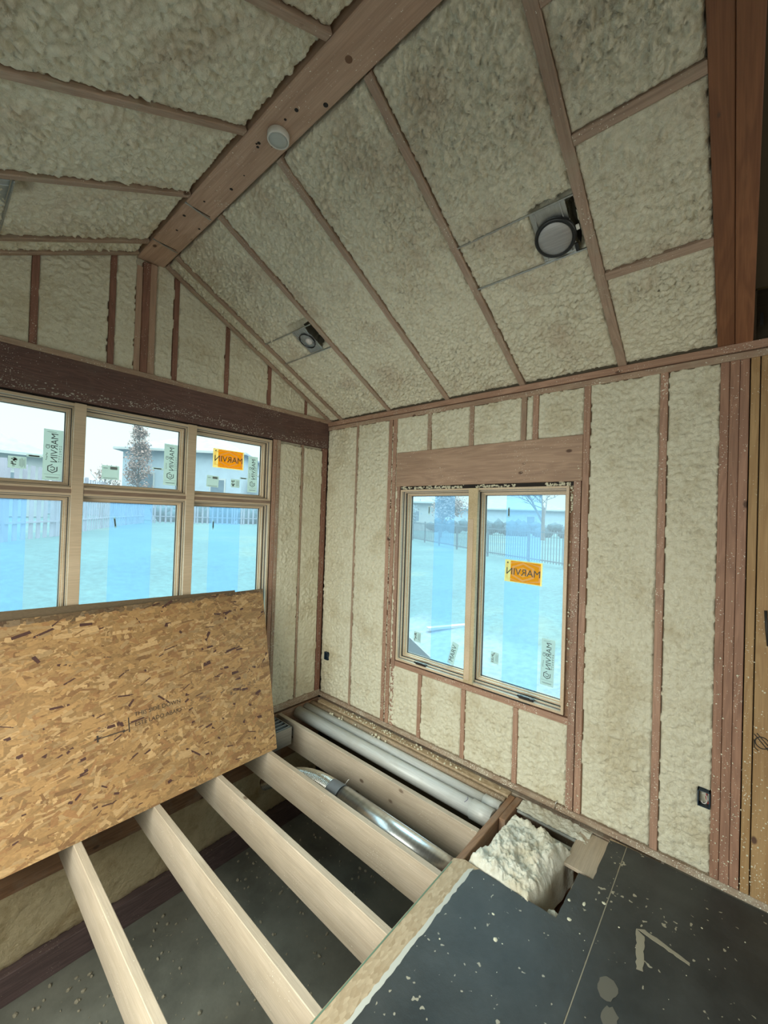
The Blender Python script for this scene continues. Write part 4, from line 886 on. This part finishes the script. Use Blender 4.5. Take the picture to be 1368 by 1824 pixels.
# ================================================================ LEANING PANELS
A = Vector((0, -.478, ZJ+.001)); B = Vector((0, -.062, 1.133)); dL = (B-A); LH = dL.length; dv = dL.normalized()
nf = Vector((0, -dv.z, dv.y))                      # face normal, towards the room
def panel(name, outline, off, th, label, strands, seed, rot=0):
    """outline in (x, s): s is height along the slope; face offset off along nf"""
    n = len(outline)
    def W(x, s, h): return Vector((x, A.y, A.z))+dv*s+nf*h+Vector((0, 0, 0))
    org = W(0, 0, 0)
    vs = [W(x, s, off) for x, s in outline]+[W(x, s, off-th) for x, s in outline]
    fs = [tuple(range(n)), tuple(range(n, 2*n))[::-1]]+[(i, n+i, n+(i+1) % n, (i+1) % n) for i in range(n)]
    cols = [(.36, .22, .10) if strands else (.15, .105, .06)]*(len(vs)); mats = [0]*2+[1]*n
    R = random.Random(seed)
    if strands:
        xs = [p[0] for p in outline]; x0, x1 = min(xs), max(xs); s1 = max(p[1] for p in outline)
        def right(s): return outline[1][0]+(outline[2][0]-outline[1][0])*s/s1
        for k in range(strands):
            cx = R.uniform(x0, x1+.03); cs = R.uniform(0, s1)
            L = min(.17, max(.02, R.gammavariate(4, .021))); wd = R.uniform(.007, .032)*(1 if R.random() < .8 else 1.5)
            if R.random() < .25: L *= .45; wd *= .6
            a = R.gauss(.12, .30) if R.random() < .78 else R.uniform(-1.6, 1.6)
            ca, sa = math.cos(a), math.sin(a)
            h = off+.0004+.0013*R.random()
            tone = R.random(); k_ = R.uniform(.70, 1.22)
            c = (.37*k_, .215*k_, .086*k_) if tone < .60 else (.47*k_, .30*k_, .14*k_) if tone < .80 else (.29*k_, .15*k_, .060*k_) if tone < .985 else (.075, .03, .022)
            if cs > s1-.032 and c[0] > .1: c = (c[0]*.42, c[1]*.45, c[2]*.55); a = R.gauss(0, .08); L *= .6; cs = max(cs, s1-.022)
            if c[0] < .1: L *= .7; wd *= .7; h = off+.0017
            i0 = len(vs); tilt = R.uniform(-.0004, .0004)
            qs = [(-L/2, -wd/2*R.uniform(.5, 1)), (-L/2*R.uniform(.6, .9), -wd/2), (L/2, -wd/2*R.uniform(.5, 1)), (L/2*R.uniform(.8, 1), wd/2), (-L/2*R.uniform(.85, 1), wd/2*R.uniform(.7, 1))]
            for qx, qy in qs:
                X = cx+qx*ca-qy*sa; S = cs+qx*sa+qy*ca
                X = min(X, right(S)); S = max(0, min(s1 if c[2] < .055 or cs > s1-.03 else s1-.028, S)); X = max(X, x0); X = min(X, right(S))
                vs.append(W(X, S, h+tilt*(1 if qx > 0 else -1)))
            cols += [c]*5; fs.append(tuple(range(i0, i0+5))); mats.append(0)
    me = mesh_from([v-org for v in vs], fs)
    ca_ = me.color_attributes.new('Col', 'FLOAT_COLOR', 'POINT'); ca_.data.foreach_set('color', np.array([(*c, 1) for c in cols], np.float32).reshape(-1))
    me.materials.append(M_STRAND); me.materials.append(M_OSBE); me.polygons.foreach_set('material_index', mats)
    o = link(name, me, None); o.location = org; thing(o, label, 'strand board panel', 'strand board sheets leaning on the large window'); return o, W
pf, WP = panel('strand_board', [(-3.28, 0), (-.824, 0), (-.742, LH), (-3.28, LH)], 0, .018, 'front sheet of strand board leaning against the large window, stamped with lettering', 13000, 4)
pr, _ = panel('strand_board', [(-3.34, -.0), (-1.02, 0), (-.985, LH+.018), (-3.34, LH+.085)], -.0195, .018, 'rear sheet of strand board, its top edge showing behind the front sheet', 0, 5)
def stamp(s, x, sl, size, width, mat, ang=.0):
    p, f = text_mesh(s, size, 0, False, 0, width); c, sn = math.cos(ang), math.sin(ang)
    vs = [WP(x+a*c-b*sn, sl+a*sn+b*c, .0024) for a, b in p]; put(link('stamp_lettering', mesh_from(vs, f), mat), pf)
stamp('THIS SIDE DOWN', -1.645, .560, .040, .285, M_INK); stamp('ESTE LADO ABAJO', -1.645, .503, .040, .285, M_INK)
def bar(x0, s0, x1, s1, w, mat=M_INK):
    d = Vector((x1-x0, s1-s0)); n2 = Vector((-d.y, d.x)).normalized()*w/2
    put(link('stamp_line', mesh_from([WP(x0-n2.x, s0-n2.y, .0024), WP(x1-n2.x, s1-n2.y, .0024), WP(x1+n2.x, s1+n2.y, .0024), WP(x0+n2.x, s0+n2.y, .0024)], [(0, 1, 2, 3)]), mat), pf)
bar(-1.822, .470, -1.822, .555, .007); bar(-1.990, .488, -1.855, .488, .006); bar(-1.990, .470, -1.990, .508, .010); bar(-1.858, .482, -1.845, .488, .014)
R = random.Random(2)
for k in range(34): x = R.uniform(-1.46, -.92); s = .515+.028*R.uniform(-1, 1); bar(x, s, x+R.uniform(.008, .026), s+R.uniform(-.004, .004), R.uniform(.003, .009), M_INKF)
for k in range(16): x = R.uniform(-2.0, -1.84); s = .535+.018*R.uniform(-1, 1); bar(x, s, x+R.uniform(.006, .02), s, R.uniform(.002, .006), M_INKF)

# ================================================================ OUTSIDE
def gz_(x, y):
    az = math.degrees(math.atan2(y, max(x, .001))) if x > 0 else 90
    w = min(1, max(0, (az-38)/14)); d = max(0, max(x, y)-.3); s = min(1, d/9.0); s = s*s*(3-2*s)
    return -.36+s*((.95*w+.30*(1-w))+.36)
N_ = 120; gx = [-30+ (110)*((i/N_)) for i in range(N_+1)]; gy = [-25+110*(j/N_) for j in range(N_+1)]
import bisect
gx = sorted(set([round(v, 3) for v in np.concatenate([np.linspace(-40, -2, 12), [-.5, .17], np.linspace(.5, 16, 55), np.linspace(17, 110, 30)])]))
gy = sorted(set([round(v, 3) for v in np.concatenate([np.linspace(-40, -2, 12), [-.5, .17], np.linspace(.5, 16, 55), np.linspace(17, 110, 30)])]))
vs = []; fs = []
for x in gx:
    for y in gy:
        inside = x < .1 and y < .1
        vs.append((x, y, gz_(x, y)))
m_ = len(gy)
for i in range(len(gx)-1):
    for j in range(m_-1):
        if gx[i+1] < .2 and gy[j+1] < .2: continue
        fs.append((i*m_+j, (i+1)*m_+j, (i+1)*m_+j+1, i*m_+j+1))
struct(link('ground_lawn', mesh_from(vs, fs, smooth=True), M_LAWN))
def seg_fence(P, zb, h, step, bw, bt, mat, label, post_every, rails, name, postw=.09, pcol=None):
    t = thing(empty(name, (P[0][0], P[0][1], zb)), label, 'fence'); bm = bmesh.new(); bp = bmesh.new(); br = bmesh.new()
    for (ax, ay), (bx, by) in zip(P, P[1:]):
        L = math.hypot(bx-ax, by-ay); dx, dy = (bx-ax)/L, (by-ay)/L; ang = math.atan2(dy, dx)
        def bb(bm_, s, l, w, z0, z1, off=0):
            M = Matrix.Translation((ax+dx*s-dy*off, ay+dy*s+dx*off, (z0+z1)/2)) @ Matrix.Rotation(ang, 4, 'Z') @ Matrix.Diagonal((l, w, z1-z0, 1)); bmesh.ops.create_cube(bm_, size=1, matrix=M)
        for k in range(int(L/step)): bb(bm, (k+.5)*step, bw, bt, zb-.1 if bw > .05 else zb+.1, zb+h)
        for k in range(int(L/post_every)+1): bb(bp, k*post_every, postw, postw, zb-.3, zb+h+.05)
        for z in rails: bb(br, L/2, L, .04, zb+z, zb+z+.045, -.03)
    put(link('fence_boards' if bw > .05 else 'fence_bars', bm_mesh(bm), mat), t); put(link('fence_posts', bm_mesh(bp), mat), t); put(link('fence_rails', bm_mesh(br), mat), t); return t
seg_fence([(-9, 6), (-1.544, 9.135), (-.197, 11.226), (1.085, 14.046), (2.99, 18.06), (6.4, 24.3)], .95, 1.83, .34, .17, .02, E_FENCE, 'pale board fence with gaps seen through the lower panes of the large window', 2.4, (.4, 1.3), 'board_fence')
seg_fence([(6.7, 24.1), (11.5, 22.0), (17.5, 19.0)], .95, 1.5, .30, .10, .02, E_FENCE, 'farther picket fence seen through the lower right pane of the large window', 2.4, (.4, 1.2), 'picket_fence')
seg_fence([(19.6, 14.6), (18.95, 13.2), (14.01, 6.2), (12.73, 4.62), (10.92, 1.02), (9.5, -2)], .30, 1.22, .125, .018, .018, E_IRON, 'dark iron bar fence across the lawn seen through the casement window', 2.4, (.16, 1.12), 'iron_fence', .06)
def house(name, x, y, rot, w, d, hw, hr, base, wall, label, wins=((-.25, .5), (.25, .5)), hip=.3):
    t = thing(empty(name, (x, y, base)), label, 'house', 'neighbouring houses'); t.rotation_euler = (0, 0, rot)
    def loc(o): o.parent = t; return o
    bm = bmesh.new(); boxes(bm, [(-w/2, w/2, -d/2, d/2, 0, hw)]); loc(link('wall', bm_mesh(bm), wall))
    e = .45; hx = w/2-hip*w
    vs = [(-w/2-e, -d/2-e, hw), (w/2+e, -d/2-e, hw), (w/2+e, d/2+e, hw), (-w/2-e, d/2+e, hw), (-hx, 0, hw+hr), (hx, 0, hw+hr)]
    vs += [(a, b, c-.15) for a, b, c in vs[:4]]
    loc(link('roof', mesh_from(vs, [(0, 1, 5, 4), (1, 2, 5), (2, 3, 4, 5), (3, 0, 4), (9, 8, 7, 6), (0, 6, 7, 1), (1, 7, 8, 2), (2, 8, 9, 3), (3, 9, 6, 0)]), E_ROOF))
    bm = bmesh.new(); boxes(bm, [(-w/2-e, w/2+e, -d/2-e-.08, -d/2-e, hw-.16, hw+.02), (-w/2-e-.08, -w/2-e, -d/2-e, d/2+e, hw-.16, hw+.02)]); loc(link('gutter', bm_mesh(bm), E_TRIM))
    for fx, fz in wins:
        f = loc(boxmesh('window', E_TRIM, [(fx*w-.62, fx*w+.62, -d/2-.05, -d/2+.02, fz*hw-.7, fz*hw+.7)])); boxmesh('pane', E_WIN, [(fx*w-.5, fx*w+.5, -d/2-.07, -d/2-.04, fz*hw-.58, fz*hw+.58)]).parent = f
    return t
house('house', -4.0, 37.5, .10, 13.5, 9, 4.3, 3.2, 1.0, E_SIDE, 'house with a long sloping roof seen in the upper left pane', ((.33, .55), (.1, .55), (-.2, .5)), .42)
house('house', 13.6, 33.0, -.75, 9, 8, 5.6, 1.7, .9, E_BLUE, 'blue house with a hipped roof seen through the upper middle and right panes', ((-.30, .55), (.0, .55), (.3, .5)), .3)
house('house', 22.5, 26.0, -.85, 10, 7, 4.1, 1.9, .9, E_SIDE, 'pale low house seen through the upper right pane behind the stickers', ((-.3, .55), (.2, .55)), .3)
house('house', 7.5, 52, .0, 12, 8, 2.6, 1.5, 1.0, E_ROOF, 'distant low grey house behind the trees in the upper middle pane', ((-.3, .5),), .3)
house('house', 58, 24, -1.2, 16, 9, 3.2, 1.6, .3, E_BLUE, 'distant long house seen over the iron fence in the right casement pane', ((-.3, .5), (.2, .5)), .3)
house('house', 38, 30, -1.0, 12, 8, 3.4, 1.8, .3, E_SIDE, 'distant pale house seen over the iron fence in the left casement pane', ((-.3, .5), (.2, .5)), .3)
def tree(name, x, y, base, h, spread, label, seed, leaf, nleaf, lr, col=False):
    R = random.Random(seed); t = thing(empty(name, (x, y, base)), label, 'tree', 'trees outside the windows')
    bm = bmesh.new(); vs = []; es = []; tips = []
    def stick(a, b, r0_, r1_):
        d = b-a; L = d.length
        if L < .01: return
        M = Matrix.Translation((a+b)/2) @ d.to_track_quat('Z', 'Y').to_matrix().to_4x4()
        bmesh.ops.create_cone(bm, cap_ends=False, segments=5, radius1=r0_, radius2=r1_, depth=L, matrix=M)
    def grow(p, d, L, r, lv):
        q = p+d*L; stick(p, q, r, r*.62)
        if lv == 0: tips.append(q); tips.append((p+q)/2); return
        for k in range(R.choice((3, 3, 4))):
            nd = (d+Vector((R.gauss(0, spread), R.gauss(0, spread), R.gauss(.1, .2)))).normalized(); grow(p+d*L*R.uniform(.5, 1), nd, L*R.uniform(.6, .8), r*.55, lv-1)
    if col:
        stick(Vector((0, 0, -.3)), Vector((0, 0, h)), .10, .02)
        for k in range(70):
            z = h*R.uniform(.15, .97); a = R.uniform(0, 6.28); wv = spread*(1-(z/h)**2)*1.0+.12; e = Vector((math.cos(a)*wv, math.sin(a)*wv, z+wv*1.2)); stick(Vector((0, 0, z)), e, .025, .006); tips += [e, (e+Vector((0, 0, z)))/2, Vector((e.x*.7, e.y*.7, e.z*.9+z*.1))]
    else: grow(Vector((0, 0, -.3)), Vector((0, 0, 1)), h*.34, h*.022, 4)
    put_ = link('branches', bm_mesh(bm), E_BARK); put_.parent = t
    if nleaf:
        lv = []; lf = []
        for k in range(nleaf):
            c = R.choice(tips)+Vector((R.gauss(0, lr), R.gauss(0, lr), R.gauss(0, lr))); s = R.uniform(.04, .10)*(1.3 if not col else 1)
            a = Vector((R.gauss(0, 1), R.gauss(0, 1), R.gauss(0, 1))).normalized()*s; b = a.orthogonal().normalized()*s*.7; i = len(lv); lv += [c-a, c+b, c+a, c-b]; lf.append((i, i+1, i+2, i+3))
        fo = link('foliage', mesh_from(lv, lf), leaf); fo.parent = t
    return t
tree('columnar_tree', 7.78, 30.2, .9, 7.1, .75, 'tall narrow tree between the houses in the upper middle pane', 3, E_LEAFP, 4200, .16, True)
tree('small_tree', 5.6, 30.6, .9, 4.6, .35, 'small sparse tree left of the tall one in the upper middle pane', 4, E_LEAFP, 350, .10)
tree('bare_tree', 30.5, 8.8, .3, 8.5, .62, 'bare branching tree at the top of the right casement pane', 8, E_LEAFP, 0, .1)
tree('leafy_tree', 24.5, 14.6, .3, 4.4, .6, 'leafy autumn tree at the top of the left casement pane', 9, E_LEAFP, 3800, .30)
tree('leafy_tree', 21.6, 16.9, .3, 3.7, .6, 'blue-grey leafy tree at the corner side of the left casement pane', 10, E_LEAFB, 4200, .32)
def hedge(x0, y0, x1, y1, base, h, label, seed):
    R = random.Random(seed); bm = bmesh.new()
    for k in range(60):
        t = k/59; blob(bm, (x0+(x1-x0)*t+R.uniform(-.4, .4), y0+(y1-y0)*t+R.uniform(-.4, .4), base+h*R.uniform(.3, .7)), h*R.uniform(.4, .6), R)
    return thing(link('hedge', bm_mesh(bm, smooth=True), E_HEDGE), label, 'hedge')
hedge(34, 22, 42, -2, .3, 1.5, 'dark distant hedge behind the iron fence in the casement window', 3)
hedge(8.5, 27.5, 17, 21.5, .9, 1.3, 'low bushes behind the fence in the right part of the large window', 4)
pk = thing(boxmesh('plank', E_TRIM, [(-.42, .42, -.05, .05, 0, .04)]), 'pale plank lying on the bare ground outside the left casement pane', 'plank'); pk.location = (3.55, .70, gz_(3.55, .70)+.01); pk.rotation_euler = (0, 0, -.45)
P_ = [(-.50, .66), (-.93, .435), (-1.15, -.36), (-.45, -.36)]
vs = [(.60, y, z) for y, z in P_]+[(.62, y, z) for y, z in P_]
thing(link('board_offcut', mesh_from(vs, [(0, 1, 2, 3), (7, 6, 5, 4)]+[(i, i+4, (i+1) % 4+4, (i+1) % 4) for i in range(4)]), E_SIDE), 'white board standing outside at the lower left corner of the casement window', 'board')
